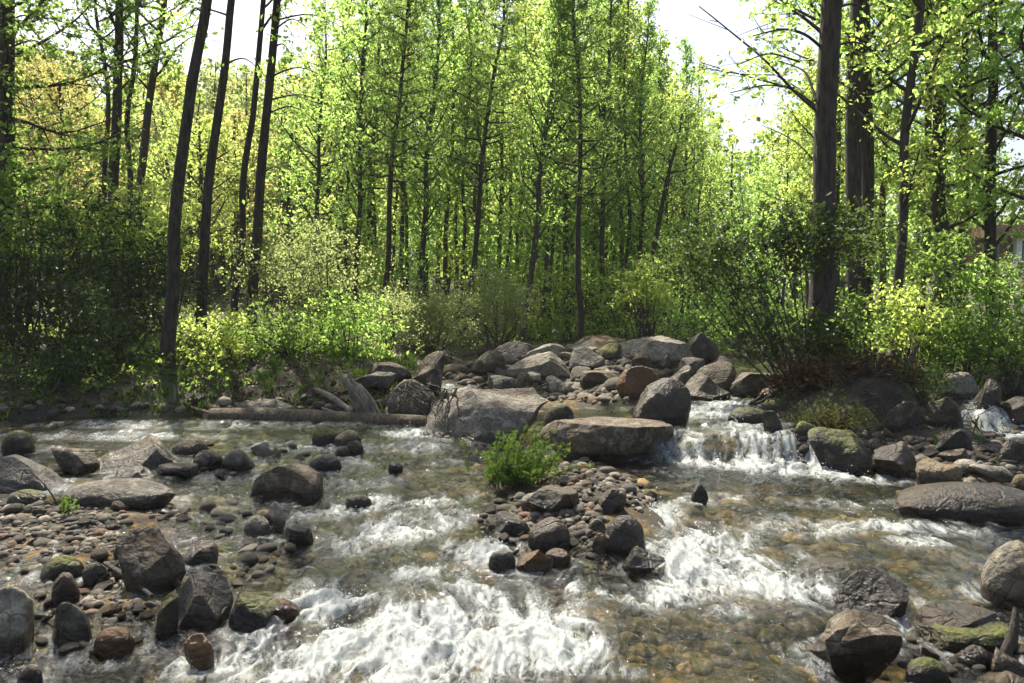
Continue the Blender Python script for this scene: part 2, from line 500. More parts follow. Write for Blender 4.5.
# ------------------------------------------------------------------ world and sun
SUN_EL, SUN_AZ = RAD(55), RAD(-22)
w = bpy.data.worlds.new("World"); scene.world = w; w.use_nodes = True
wn = w.node_tree; wn.nodes.clear()
sky = wn.nodes.new("ShaderNodeTexSky"); sky.sky_type = "NISHITA"; sky.sun_disc = False
sky.sun_elevation = SUN_EL; sky.sun_rotation = SUN_AZ
sky.air_density = 1.0; sky.dust_density = 4.0; sky.ozone_density = 1.0
bg = wn.nodes.new("ShaderNodeBackground"); bg.inputs[1].default_value = .10
wo = wn.nodes.new("ShaderNodeOutputWorld")
wn.links.new(sky.outputs[0], bg.inputs[0]); wn.links.new(bg.outputs[0], wo.inputs[0])
sd = bpy.data.lights.new("sun", "SUN"); sd.energy = 5.0; sd.angle = RAD(.55); sd.color = (1, .93, .80)
so = bpy.data.objects.new("sun", sd); COL.objects.link(so)
sv = Vector((math.sin(SUN_AZ) * math.cos(SUN_EL), math.cos(SUN_AZ) * math.cos(SUN_EL), math.sin(SUN_EL)))
so.rotation_euler = sv.to_track_quat("Z", "Y").to_euler(); so.location = (0, 0, 40)

vs = scene.view_settings
vs.view_transform = "Standard"; vs.look = "None"; vs.exposure = 1.28; vs.gamma = 1; vs.use_curve_mapping = False
cy = scene.cycles
cy.use_denoising = True
cy.max_bounces = 8; cy.diffuse_bounces = 6; cy.glossy_bounces = 3; cy.transmission_bounces = 4; cy.transparent_max_bounces = 8
cy.caustics_reflective = False; cy.caustics_refractive = False; cy.sample_clamp_indirect = 6

# ------------------------------------------------------------------ ground sheet
def axis(lo, hi, d0, d1, step, far_lo, far_hi, g=1.16):
    mid = list(np.arange(d0, d1 + 1e-6, step))
    a, s = [], step
    x = d0
    while x > far_lo: s *= g; x -= s; a.append(x)
    b, s = [], step
    x = mid[-1]
    while x < far_hi: s *= g; x += s; b.append(x)
    return np.array(a[::-1] + mid + b)


gx = axis(0, 0, -7.5, 7.5, .055, -700, 700); gy = axis(0, 0, 2.0, 19, .05, -60, 1200, 1.12)
GX, GY = np.meshgrid(gx, gy)
GZ = ground(GX.ravel(), GY.ravel())
V = np.stack([GX.ravel(), GY.ravel(), GZ], 1)
nx, ny = len(gx), len(gy)
ii = (np.arange(ny - 1)[:, None] * nx + np.arange(nx - 1)[None]).ravel()
F = np.stack([ii, ii + 1, ii + nx + 1, ii + nx], 1)
me = new_mesh("ground", V, F, [ground_mat()])
isle = sstep(1.25, .85, np.hypot((GX.ravel() - 3.9) / 1.25, (GY.ravel() - 9.1) / 1.75))
bedv = sstep(.25, -.05, stream_sd(GX.ravel(), GY.ravel()) + .25 * vnoise(GX.ravel() * 2, GY.ravel() * 2, 0, 31))
me.attributes.new("bed", "FLOAT", "POINT").data.foreach_set("value", (bedv * (1 - isle)).astype(np.float32))
tag(link("ground", me), kind="structure")

# ------------------------------------------------------------------ stones
def ico(sub):
    import bmesh
    bm = bmesh.new(); bmesh.ops.create_icosphere(bm, subdivisions=sub, radius=1)
    V = np.array([v.co[:] for v in bm.verts]); F = np.array([[v.index for v in f.verts] for f in bm.faces]); bm.free()
    return V, F


ICO = {s: ico(s) for s in (2, 3, 4, 5, 6)}


def rock_shape(rng, kind, sub):
    V, F = ICO[sub]; V = V.copy()
    if kind in ("a", "s", "u"):
        for _ in range(13 if kind == "a" else 9):
            n = rng.normal(size=3); n /= np.linalg.norm(n)
            d = rng.uniform(.50, .80)
            V -= n * np.maximum(V @ n - d, 0)[:, None] * .95
        if kind == "s":
            n = np.array([rng.normal() * .12, rng.normal() * .12, 1]); n /= np.linalg.norm(n)
            V -= n * np.maximum(V @ n - .5, 0)[:, None] * .97
        amp = .07
    else:
        for _ in range(4):
            n = rng.normal(size=3); n /= np.linalg.norm(n)
            V -= n * np.maximum(V @ n - rng.uniform(.72, .92), 0)[:, None] * .75
        amp = .045
    if kind in ("a", "u"):
        V[:, 0] += V[:, 2] * rng.uniform(-.45, .45); V[:, 1] += V[:, 2] * rng.uniform(-.1, .5)
        q = rng.uniform(0, 90, 3)
        V += .22 * np.stack([vnoise(V[:, 0] * .9 + q[k_], V[:, 1] * .9, V[:, 2] * .9, 60 + k_) for k_ in range(3)], 1)
        amp = .05
    o = rng.uniform(0, 90, 3); nn = V / (np.linalg.norm(V, axis=1)[:, None] + 1e-9)
    V = V + nn * (amp * fbm(V[:, 0] * 1.6 + o[0], V[:, 1] * 1.6 + o[1], V[:, 2] * 1.6 + o[2], 5, 2)
                  + amp * .45 * fbm(V[:, 0] * 6 + o[0], V[:, 1] * 6, V[:, 2] * 6, 3, 8))[:, None]
    mn, mx = V.min(0), V.max(0)
    return (V - (mn + mx) / 2) / ((mx - mn) / 2), F


STONES = []      # dicts: center, radii, obj


def stone_dims(x0, y0, x1, y1, flat=None):
    """place and size of a stone that fills this box of the photograph and stands on what is under it"""
    c = hit((x0 + x1) / 2, y1)
    D = c[1]
    wdt = (x1 - x0) * D / FPX
    dep = wdt * (.72 if wdt < .8 else .55)
    ext = (y1 - y0) * D / FPX
    ang = (CAM_Z - c[2]) / D
    hv = max(ext - dep * .5 * ang, ext * .45)
    cyy = c[1] + dep * .38
    return np.array([c[0] * cyy / D, cyy, c[2]]), wdt / 2, dep / 2, hv


def make_stone(box, kind, mt, label, name="boulder", cat="boulder", group=None, sink=.42, roll=0):
    rng = np.random.default_rng(int(box[0] * 131 + box[1] * 17 + box[2] * 7) % 99991 + 5)
    pos, rx, ry, hv = stone_dims(*box)
    sub = 6 if (box[2] - box[0]) > 62 else 5 if (box[2] - box[0]) > 26 else 4
    V, F = rock_shape(rng, kind, sub)
    rz = hv / (2 - 2 * sink) if hv < 2 * rx else hv * .62
    rz = hv / (2 * (1 - sink))
    V = V * np.array([rx, ry, rz])
    a = RAD(roll)
    if a:
        R = np.array([[math.cos(a), 0, math.sin(a)], [0, 1, 0], [-math.sin(a), 0, math.cos(a)]]); V = V @ R.T
    V[:, 2] += rz * (1 - 2 * sink)
    me = new_mesh(name, V, F, [M[mt]])
    o = link(name, me, loc=pos)
    tag(o, label, cat, group)
    STONES.append(dict(o=o, p=pos + np.array([0, 0, rz * (1 - 2 * sink)]), r=(rx, ry, rz), main=True))
    return o


B = [  # left pool and left gravel bar
 ((4, 429, 36, 453), "r", "mossy_dark", "dark mossy round boulder standing in the pool under the bank"),
 ((-18, 455, 84, 491), "a", "slate", "broad blue-grey boulder behind the thin arching twigs"),
 ((52, 444, 104, 473), "a", "brown", "brown wedge-shaped boulder beside the widest pale boulder in the pool"),
 ((96, 433, 184, 470), "a", "grey", "largest pale-patched grey boulder in the shallow pool"),
 ((172, 437, 209, 455), "r", "tan", "ochre boulder touching the end of the pale-patched boulder"),
 ((114, 462, 156, 479), "a", "grey", "small broken grey boulder wedged above the long flat stone"),
 ((58, 476, 177, 507), "r", "grey", "long flat pale-topped boulder lying like a loaf in the pool"),
 ((193, 449, 224, 468), "r", "dark", "dark smooth boulder, first of a close pair in the pool"),
 ((222, 449, 256, 470), "r", "slate", "dark smooth boulder, second and wider of a close pair"),
 ((249, 459, 325, 500), "a", "brown", "angular brown boulder with a sloping top, alone in the current"),
 ((250, 440, 280, 455), "a", "pale", "pale chalky boulder just above the angular brown one"),
 ((158, 463, 197, 477), "s", "brown", "thin brown slab stone behind the long flat boulder"),
 ((310, 453, 342, 470), "r", "dark", "low black wet boulder between two currents below the log"),
 ((118, 524, 184, 592), "a", "brown", "tall craggy brown boulder in the middle of the gravel bar"),
 ((-26, 582, 33, 652), "a", "grey", "big grey mossy boulder cut off by the picture's edge"),
 ((41, 553, 84, 579), "r", "mossy", "yellow-green mossy rounded boulder on the gravel bar"),
 ((50, 598, 93, 646), "u", "slate", "blue-grey pointed boulder at the water's edge"),
 ((168, 572, 233, 626), "a", "slate", "dark broad boulder beside the rapid with moss next to it"),
 ((228, 592, 276, 630), "a", "mossy_dark", "blocky wet boulder with mossy flank next to white water"),
 ((244, 514, 271, 536), "r", "pale", "rounded pale stone, front one of three leaning together"),
 ((252, 508, 276, 526), "r", "tan", "rounded buff stone, middle one of three leaning together"),
 ((269, 501, 286, 529), "u", "pale", "upright pale stone, last of three leaning together"),
 ((181, 539, 218, 566), "a", "slate", "flat black stone directly behind the dark broad boulder"),
 ((94, 624, 134, 654), "r", "orange", "rusty wet boulder awash near the pointed boulder"),
 ((156, 562, 183, 586), "a", "pale", "small whitish stone leaning on the tall craggy boulder"),
 ((154, 588, 180, 634), "a", "mossy_dark", "narrow boulder capped with bright moss"),
 ((185, 632, 214, 666), "u", "orange", "sharp reddish stone sticking out of the rapid"),
 ((18, 662, 44, 688), "r", "brown", "round brown stone at the lowest corner of the bar"),
 ((52, 570, 80, 604), "r", "dark", "black egg-shaped boulder behind the pointed boulder"),
 ((82, 560, 110, 585), "r", "brown", "brown lump of stone beside the mossy rounded boulder"),
 ((8, 488, 48, 506), "r", "mossy", "low mossy stone where the gravel begins under the twigs"),
 ((284, 524, 312, 545), "s", "slate", "thin tilted slate at the tip of the gravel bar"),
 ((262, 597, 300, 618), "r", "orange", "rust-coloured wet boulder at the foot of the blocky one"),
 # by the log
 ((312, 427, 338, 444), "r", "mossy", "mossy round stone just below the fallen log"),
 ((334, 429, 361, 446), "r", "tan", "tan round stone just below the fallen log"),
 ((345, 440, 364, 454), "r", "brown", "brown stone leaning on the tan round one"),
 ((335, 446, 351, 456), "r", "tan", "small yellow stone at the foot of the log stones"),
 ((388, 462, 403, 472), "r", "dark", "single small black stone poking out of the rapid"),
 ((345, 494, 372, 508), "r", "dark", "low black stone ringed by foam above the rapid"),
 # middle
 ((420, 386, 552, 441), "a", "grey", "large rounded boulder draped with dead roots"),
 ((543, 402, 575, 428), "r", "mossy_dark", "mossy boulder tucked against the root-draped one"),
 ((534, 414, 682, 460), "s", "brown", "long flat-topped slab boulder beside the cascade"),
 ((627, 376, 693, 423), "a", "dark", "dark glistening boulder at the head of the cascade"),
 ((410, 350, 446, 392), "u", "brown", "upright brown boulder near the driftwood pile"),
 ((387, 377, 438, 418), "a", "brown", "rough dark boulder tangled with roots beside the log end"),
 ((354, 372, 396, 392), "s", "grey", "flat layered boulder behind the driftwood stump"),
 ((357, 362, 412, 380), "s", "brown", "low brown ledge under the willow bushes"),
 ((232, 398, 300, 414), "r", "grey", "pale hump of rock half buried behind the log"),
 # far pile
 ((440, 364, 469, 375), "r", "tan", "ochre stone beside the far thread of water"),
 ((470, 351, 508, 376), "a", "brown", "rounded brown boulder at the near end of the pile"),
 ((494, 342, 537, 363), "a", "slate", "dark boulder under the pale willow"),
 ((488, 376, 515, 394), "a", "grey", "squat grey stone beside the thread of water"),
 ((506, 352, 568, 380), "a", "pale", "wide pale boulder sloping up through the pile"),
 ((524, 344, 566, 362), "a", "pale", "pale ridge-shaped boulder at the crest of the pile"),
 ((512, 373, 533, 394), "a", "brown", "chestnut stone under the wide pale boulder"),
 ((527, 372, 545, 385), "a", "pale", "small clean pale stone in the middle of the pile"),
 ((546, 376, 575, 395), "a", "grey", "tilted grey stone in the middle of the pile"),
 ((545, 364, 568, 379), "a", "brown", "small brown boulder under the crest of the pile"),
 ((568, 348, 603, 372), "a", "grey", "dark angular boulder behind the pile's middle"),
 ((581, 371, 622, 386), "s", "brown", "flat rusty-brown stone spanning the pile"),
 ((614, 337, 692, 364), "s", "pale", "largest long pale slab on top of the pile"),
 ((596, 344, 621, 362), "a", "mossy", "moss-streaked boulder next to the long pale slab"),
 ((629, 354, 654, 371), "a", "brown", "blocky brown stone leaning below the long pale slab"),
 ((650, 352, 674, 371), "a", "grey", "rounded grey stone below the long pale slab"),
 ((618, 366, 659, 398), "a", "orange", "big rust-brown boulder above the glistening dark one"),
 ((662, 366, 692, 393), "a", "grey", "grey block between rust-brown boulder and upper pool"),
 ((674, 333, 717, 362), "a", "slate", "tall blue-grey boulder at the forest edge"),
 ((681, 358, 705, 377), "a", "grey", "small pale-edged boulder below the tall blue-grey one"),
 ((697, 362, 735, 394), "a", "brown", "round brown boulder at the upper pool"),
 ((685, 375, 729, 399), "a", "grey", "pointed grey boulder with mossy side at the upper pool"),
 ((704, 356, 733, 368), "a", "slate", "slate boulder half hidden behind the round brown one"),
 ((730, 372, 788, 397), "s", "brown", "flat brown boulder reaching under the big tree"),
 ((760, 388, 781, 399), "r", "orange", "bright orange stone at the upper pool's edge"),
 ((727, 406, 769, 423), "r", "mossy_dark", "low dark mossy stone in the white upper pool"),
 ((760, 397, 792, 412), "r", "mossy", "green moss-topped stone against the island"),
 ((762, 410, 782, 432), "u", "mossy_dark", "black upright stone splitting the water by the island"),
 # island foot and right bank
 ((806, 425, 876, 473), "a", "mossy_dark", "big mossy boulder at the foot of the island"),
 ((794, 420, 816, 438), "a", "mossy", "mossy block of rock beside the cascade's end"),
 ((870, 440, 918, 478), "a", "dark", "dark wet boulder in the shade of the island"),
 ((913, 458, 960, 486), "a", "tan", "ochre-streaked boulder at the water by the island"),
 ((948, 458, 982, 474), "r", "pale", "smooth whitish stone, first in the row of pale ones"),
 ((966, 462, 1012, 482), "a", "pale", "whitish block, widest in the row of pale ones"),
 ((1008, 473, 1034, 494), "r", "tan", "round tan stone at the end of the row of pale ones"),
 ((886, 478, 1046, 519), "r", "dark", "very long dark whale-backed boulder in the current"),
 ((937, 371, 977, 398), "r", "grey", "rounded pale grey boulder above the little side fall"),
 ((972, 378, 1003, 409), "a", "dark", "black boulder beside the little side fall"),
 ((986, 369, 1034, 393), "a", "grey", "broad grey boulder beneath the bushes of the far bank"),
 ((990, 436, 1034, 464), "a", "dark", "dark boulder below the little side fall"),
 ((928, 426, 968, 454), "a", "dark", "shaded rock on the near side of the side fall"),
 ((921, 394, 965, 428), "a", "mossy_dark", "dark moss-tinged boulder on the island side of the fall"),
 ((938, 448, 967, 464), "a", "brown", "brown stone behind the row of pale ones"),
 ((996, 396, 1040, 426), "a", "dark", "jagged wet rock at the far side of the side fall"),
 ((880, 398, 924, 430), "a", "brown", "brown rock under the island's dead roots"),
 ((844, 404, 884, 436), "a", "mossy", "moss-grown rock in the middle of the island"),
 # right foreground
 ((812, 602, 903, 668), "a", "brown", "big rough boulder with a lit ridge in the foreground"),
 ((833, 562, 911, 614), "a", "dark", "dark brown boulder the water slides round, behind the rough one"),
 ((980, 534, 1064, 606), "r", "grey", "big grey boulder cut by the picture's edge"),
 ((912, 604, 1000, 640), "s", "dark", "flat black wet boulder under the trickle"),
 ((920, 618, 1016, 652), "s", "mossy", "low boulder cushioned with yellow-green moss"),
 ((988, 646, 1022, 672), "a", "pale", "angular pale stone under the standing branch"),
 ((904, 654, 948, 686), "r", "mossy_dark", "dark moss-backed boulder at the bottom of the rapid"),
 ((955, 643, 990, 666), "r", "slate", "smooth slate stone between the mossy boulders"),
 ((956, 668, 1030, 700), "a", "brown", "flat brown stone nearest the viewer in the corner"),
 ((690, 482, 708, 500), "u", "dark", "small black fin of rock in the rapid"),
 # middle gravel bar
 ((602, 512, 647, 555), "r", "dark", "big round black boulder at the tip of the gravel bar"),
 ((622, 546, 666, 573), "a", "dark", "low black boulder swept by the rapid below the round one"),
 ((488, 549, 516, 570), "r", "slate", "dark pebble-like boulder at the bar's lower corner"),
 ((515, 546, 554, 570), "a", "orange", "rust-stained boulder at the bar's lower edge"),
 ((543, 547, 571, 565), "r", "orange", "orange-brown stone beside the rust-stained boulder"),
 ((527, 515, 571, 550), "r", "dark", "dark brown boulder in the middle of the bar"),
 ((520, 492, 546, 510), "r", "pale", "long pale pebble lying across the bar"),
 ((526, 484, 580, 514), "s", "slate", "flat blue-grey slab on the bar behind the long pale pebble"),
 ((590, 486, 627, 514), "a", "dark", "dark angular boulder near the rapid side of the bar"),
 ((494, 512, 531, 534), "a", "slate", "flat slate boulder below the ferny tuft"),
 ((592, 532, 609, 553), "r", "tan", "yellowish oval stone against the round black boulder"),
 ((588, 518, 606, 533), "r", "pale", "small pale stone behind the round black boulder"),
]
DOMES = [((366, 562, 476, 618), .075), ((785, 540, 880, 576), .06), ((560, 590, 650, 625), .03), ((560, 625, 640, 655), .03), ((690, 500, 760, 520), .03),
         ((930, 560, 1000, 590), .02), ((440, 520, 500, 545), .03), ((600, 640, 660, 668), .02)]

for b in B:
    bx = b[0]
    if bx[3] < 402 and bx[0] > 430 and bx[2] < 792:
        gx_ = (bx[2] - bx[0]) * .04; bx = (bx[0] - gx_, bx[1] - (bx[3] - bx[1]) * .06, bx[2] + gx_, bx[3])
    make_stone(bx, b[1], b[2], b[3])

dome_pos = []
for i, (bx, hgt) in enumerate(DOMES[:2]):
    pos, rx, ry, hv = stone_dims(*bx)
    rng = np.random.default_rng(900 + i)
    V, F = rock_shape(rng, "r", 5)
    V = V * np.array([rx, ry * 1.2, .17]); V[:, 2] += -.125
    o = link("boulder", new_mesh("boulder", V, F, [M["orange" if i == 0 else "brown"]]), loc=pos)
    tag(o, ["rusty drowned boulder under the sheet of white water", "brown drowned boulder with the current sliding over its top"][i], "boulder")
for bx, hgt in DOMES:
    pos, rx, ry, hv = stone_dims(*bx)
    dome_pos.append((pos[0], pos[1], rx, ry * 1.2, hgt))

# cobbles: one shape library, copies by obj.copy()
LIB = {}
for kd in ("r", "a"):
    for i in range(7):
        V, F = rock_shape(np.random.default_rng(500 + i + (50 if kd == "a" else 0)), kd, 3)
        LIB[kd, i] = (V, F)
COB = {}


def cobble_mesh(kd, i, mt):
    if (kd, i, mt) not in COB:
        V, F = LIB[kd, i]
        COB[kd, i, mt] = new_mesh("cobble", V + np.array([0, 0, .25]), F, [M[mt]])
    return COB[kd, i, mt]


LOOK = {"grey": "mid-grey", "pale": "pale grey", "tan": "buff", "brown": "brown", "slate": "slate-blue", "dark": "blackish wet", "orange": "rusty orange", "mossy": "mossy"}
ZONES = [  # place phrase, polygon (pixels), count, size range px at its place, weights
 ("on the gravel before the loaf-shaped boulder", [(0, 505), (60, 500), (130, 512), (120, 545), (60, 560), (0, 580)], 34, (8, 20), dict(tan=1, pale=2, grey=4, brown=3, mossy=1, dark=2)),
 ("at the foot of the craggy boulder", [(40, 580), (120, 548), (120, 600), (160, 600), (150, 650), (60, 660), (30, 640)], 26, (10, 26), dict(dark=3, brown=3, orange=2, slate=2)),
 ("by the three leaning stones", [(140, 512), (240, 500), (300, 540), (250, 590), (186, 575), (180, 530)], 36, (8, 24), dict(tan=1, pale=1, dark=3, brown=3, slate=3, grey=2)),
 ("among the pool boulders below the log", [(150, 445), (300, 440), (330, 470), (240, 480), (180, 476), (120, 480)], 16, (8, 18), dict(tan=2, pale=2, dark=2, brown=2, slate=1)),
 ("on the middle bar behind the ferny tuft", [(556, 456), (600, 462), (655, 490), (640, 512), (600, 490), (560, 484)], 30, (8, 20), dict(tan=2, pale=3, grey=2, brown=2, dark=2)),
 ("on the middle bar below the fern", [(500, 500), (590, 486), (606, 520), (590, 560), (530, 560), (480, 545), (480, 510)], 38, (8, 22), dict(tan=1, pale=2, grey=2, brown=3, dark=3, orange=1)),
 ("in the far pile of boulders", [(440, 380), (500, 350), (600, 350), (700, 362), (690, 395), (640, 400), (560, 402), (500, 395)], 52, (9, 30), dict(pale=4, grey=4, brown=3, slate=1, tan=1)),
 ("in the bleached patch above the slab", [(570, 382), (625, 380), (640, 398), (600, 404), (565, 398)], 14, (8, 15), dict(pale=5, tan=1)),
 ("along the right bank below the side fall", [(900, 440), (960, 440), (1024, 430), (1024, 490), (940, 486), (900, 478)], 24, (8, 22), dict(grey=2, pale=2, brown=3, dark=3)),
 ("in the corner below the mossy boulder", [(900, 640), (960, 640), (1024, 640), (1024, 683), (900, 683)], 12, (10, 24), dict(brown=2, dark=3, slate=1, grey=1)),
 ("along the dark left bank", [(0, 412), (200, 412), (330, 412), (420, 400), (380, 392), (200, 402), (0, 400)], 11, (9, 26), dict(dark=3, brown=3, mossy=2)),
 ("at the foot of the island", [(790, 420), (880, 430), (925, 460), (880, 480), (800, 470)], 14, (9, 20), dict(dark=3, brown=3, mossy=2)),
]


def inpoly(p, poly):
    r = False; n = len(poly)
    for i in range(n):
        (ax, ay), (bx, by) = poly[i], poly[(i + 1) % n]
        if (ay > p[1]) != (by > p[1]) and p[0] < (bx - ax) * (p[1] - ay) / (by - ay) + ax: r = not r
    return r


rc = random.Random(4)
boxes = [b[0] for b in B]
cobbles = []
for zi, (phrase, poly, cnt, (s0, s1), wts) in enumerate(ZONES):
    xs = [p[0] for p in poly]; ys = [p[1] for p in poly]; put = []; tries = 0
    while len(put) < cnt and tries < 3000:
        tries += 1
        px, py = rc.uniform(min(xs), max(xs)), rc.uniform(min(ys), max(ys))
        if not inpoly((px, py), poly): continue
        s = s0 + (s1 - s0) * rc.random() ** 2.2
        bad = any(b[0] + 2 < px < b[2] - 2 and b[1] + 2 < py < b[3] + 1 for b in boxes)
        bad = bad or any(math.hypot(px - q[0], (py - q[1]) * 1.7) < (s + q[2]) * .36 for q in put)
        if bad: continue
        put.append((px, py, s))
        c = hit(px, py); D = c[1]
        r = s * D / FPX / 2
        look = rc.choices(list(wts), list(wts.values()))[0]
        kd = "a" if look in ("slate", "dark") and rc.random() < .6 or rc.random() < (.8 if zi == 6 else .3) else "r"
        o = bpy.data.objects.new("cobble", cobble_mesh(kd, rc.randrange(7), look))
        COL.objects.link(o)
        hz = rc.uniform(.5, .85)
        o.location = (c[0], c[1] + r * .5, max(float(ground(c[:1], c[1:2])[0]), c[2] - .35 * r * hz) + r * hz * .1)
        o.rotation_euler = (rc.uniform(-.25, .25), rc.uniform(-.25, .25), rc.uniform(0, 6.3))
        o.scale = (r * rc.uniform(.95, 1.25), r * rc.uniform(.65, .95), r * hz)
        d = dict(o=o, p=np.array(o.location), r=(r, r * .85, r * hz), main=False, zone=zi, look=look)
        STONES.append(d); cobbles.append(d)

# drop the cobbles that the photograph shows nothing of (behind other stones)
ID = np.full((683, 1024), -1, int)
order = sorted(range(len(STONES)), key=lambda i: -STONES[i]["p"][1])
yy, xx = np.mgrid[0:683, 0:1024]
for i in order:
    s = STONES[i]
    px, py, f = project(*[np.array(v) for v in s["p"]])
    a, b_ = FPX * s["r"][0] / f * .95, FPX * (s["r"][2] + s["r"][1] * .25) / f * .9
    x0, x1, y0, y1 = int(max(px - a, 0)), int(min(px + a + 1, 1024)), int(max(py - b_, 0)), int(min(py + b_ + 1, 683))
    if x1 <= x0 or y1 <= y0: continue
    m_ = ((xx[y0:y1, x0:x1] - px) / a) ** 2 + ((yy[y0:y1, x0:x1] - py) / b_) ** 2 < 1
    ID[y0:y1, x0:x1][m_] = i
vis = np.bincount(ID[ID >= 0].ravel(), minlength=len(STONES))
ORD = "first second third fourth fifth sixth seventh eighth ninth tenth eleventh twelfth thirteenth fourteenth fifteenth sixteenth seventeenth eighteenth nineteenth twentieth".split()
keep = {}
for i, s in enumerate(STONES):
    if s["main"]: continue
    if vis[i] < 14:
        bpy.data.objects.remove(s["o"]); continue
    keep.setdefault((s["zone"], s["look"]), []).append((float(project(*[np.array(v) for v in s["p"]])[0]), s["o"]))
for (zi, look), lst in keep.items():
    lst.sort(key=lambda q: q[0])
    for n_, (px, o) in enumerate(lst):
        lead = f"only {LOOK[look]} cobble" if len(lst) == 1 else f"{ORD[n_]} {LOOK[look]} cobble from the left"
        tag(o, f"{lead} {ZONES[zi][0]}", "cobble", "cobbles of the stream and its gravel bars")


def stone_field(name, pts, sizes, mt, sub, flat, rng, drop):
    V0, F0 = ICO[sub]; n = len(pts)
    A = []
    ang = rng.uniform(0, 6.28, n)
    for k_ in range(6):
        A.append(rock_shape(np.random.default_rng(70 + k_), "r" if k_ % 3 else "a", sub)[0])
    A = np.stack(A)[rng.integers(0, 6, n)]
    sc = np.stack([sizes * rng.uniform(.9, 1.3, n), sizes * rng.uniform(.65, 1, n), sizes * flat * rng.uniform(.7, 1.2, n)], 1)
    A = A * sc[:, None, :]
    c, s_ = np.cos(ang)[:, None], np.sin(ang)[:, None]
    x = A[:, :, 0] * c - A[:, :, 1] * s_; y = A[:, :, 0] * s_ + A[:, :, 1] * c
    Vv = np.stack([x, y, A[:, :, 2]], 2) + (pts - np.stack([0 * sizes, 0 * sizes, sizes * flat * drop], 1))[:, None, :]
    Fv = F0[None] + (np.arange(n) * len(V0))[:, None, None]
    return new_mesh(name, Vv.reshape(-1, 3), Fv.reshape(-1, 3), [M[mt]])


rng = np.random.default_rng(77)
gp, gs = [], []
for (phrase, poly, cnt, _, _) in ZONES:
    xs = [p[0] for p in poly]; ys = [p[1] for p in poly]
    for _ in range(cnt * 32):
        p = (rng.uniform(min(xs) - 10, max(xs) + 10), rng.uniform(min(ys) - 5, max(ys) + 5))
        if inpoly(p, poly): gp.append(p)
pts = np.array([hit(*p) for p in gp]); pts[:, 2] = ground(pts[:, 0], pts[:, 1])
ok = pts[:, 2] > level(pts[:, 0], pts[:, 1]) - .05; pts = pts[ok]
tag(link("gravel", stone_field("gravel", pts, np.where(rng.random(len(pts)) < .30, rng.uniform(.03, .062, len(pts)), rng.uniform(.010, .032, len(pts))) * (pts[:, 1] / 6).clip(.7, 2), "gravel", 2, .7, rng, .1)), kind="stuff")
n = 5200
by = 2.3 * (17 / 2.3) ** rng.random(n); bx = rng.uniform(-.8, .8, n) * by
ok = (stream_sd(bx, by) < .1) & (ground(bx, by) < level(bx, by) - .045) & ~((bx > 1.3) & (bx < 3.2) & (by < lip_y(bx) + .15) & (by > lip_y(bx) - .5)); bx, by = bx[ok], by[ok]
pts = np.stack([bx, by, ground(bx, by)], 1)
tag(link("streambed_stones", stone_field("streambed_stones", pts, (rng.uniform(.02, .11, len(pts)) ** 1.0) * (by / 5).clip(.7, 1.6), "bedstone", 2, .55, rng, .2)), kind="stuff")

# ------------------------------------------------------------------ water surface
FOAM_GLINTS = [  # px, py, rx, ry, angle, strength; weak lower-left ones paint ripple glints white
 (430, 645, 120, 38, -5, 1.0), (325, 600, 45, 20, -8, .95), (545, 640, 60, 26, 10, .95), (300, 655, 90, 30, -12, .62), (250, 625, 30, 12, -10, .5), (410, 575, 60, 9, -6, .45),
 (470, 598, 40, 12, 10, .6), (360, 505, 60, 10, -8, .6), (400, 528, 75, 14, -8, .75), (480, 552, 40, 12, 5, .85), (385, 480, 55, 8, -6, .5), (350, 545, 45, 12, -10, .55),
 (412, 433, 34, 5, 0, .95), (365, 446, 60, 7, 3, .5), (430, 462, 40, 5, 0, .3), (310, 485, 30, 8, 0, .3), (340, 470, 40, 6, -5, .4), (430, 500, 50, 9, -6, .5),
 (705, 567, 65, 24, 6, 1.0), (655, 592, 60, 12, -4, .85), (765, 582, 60, 16, 8, .95), (655, 512, 26, 12, 10, .95), (715, 540, 50, 10, 5, .75), (785, 528, 80, 7, 4, .5),
 (885, 527, 95, 6, 3, .65), (840, 505, 60, 5, 3, .35), (930, 543, 60, 6, 0, .35), (600, 605, 50, 8, -4, .45), (740, 610, 60, 8, 3, .35),
 (755, 448, 76, 17, 4, .92), (765, 467, 72, 6, 4, 1.0), (850, 478, 50, 5, 5, .6), (715, 408, 45, 9, -3, .95), (740, 425, 50, 4, 0, .6), (760, 415, 26, 8, 0, .8), (720, 395, 26, 4, 0, .8), (825, 458, 14, 12, 0, .95),
 (984, 416, 17, 19, 0, 1.0), (985, 437, 34, 5, 0, .8), (1005, 432, 20, 6, 0, .6), (458, 384, 18, 9, 0, .8), (470, 374, 14, 4, 0, .7), (610, 408, 40, 3, 0, .3), (690, 440, 12, 16, 0, .8),
 (200, 425, 190, 5, 0, .45), (110, 436, 120, 5, 0, .5), (300, 447, 60, 6, 0, .5), (230, 478, 40, 5, 0, .4), (40, 447, 50, 4, 0, .4), (350, 460, 40, 5, 0, .45), (400, 447, 50, 5, 0, .55), (120, 655, 60, 14, -10, .42), (60, 665, 40, 12, 0, .3), (200, 662, 50, 14, -8, .55), (880, 600, 14, 4, 0, .3), (905, 622, 6, 16, 10, .9), (700, 500, 40, 6, 0, .5), (560, 585, 30, 10, 10, .45),
 (100, 590, 40, 8, 0, .22), (820, 560, 60, 5, 3, .35), (470, 665, 120, 16, 0, .6), (620, 675, 60, 8, 0, .3)]
rows, cols = 720, 760
wy = 2.15 * (19.5 / 2.15) ** np.linspace(0, 1, rows)
wt = np.linspace(-.86, .86, cols)
WX, WY = wt[None] * wy[:, None], np.repeat(wy[:, None], cols, 1)
X, Y = WX.ravel(), WY.ravel()
Z0 = level(X, Y)
PX, PY, _ = project(X, Y, Z0)
foam = np.zeros(len(X))
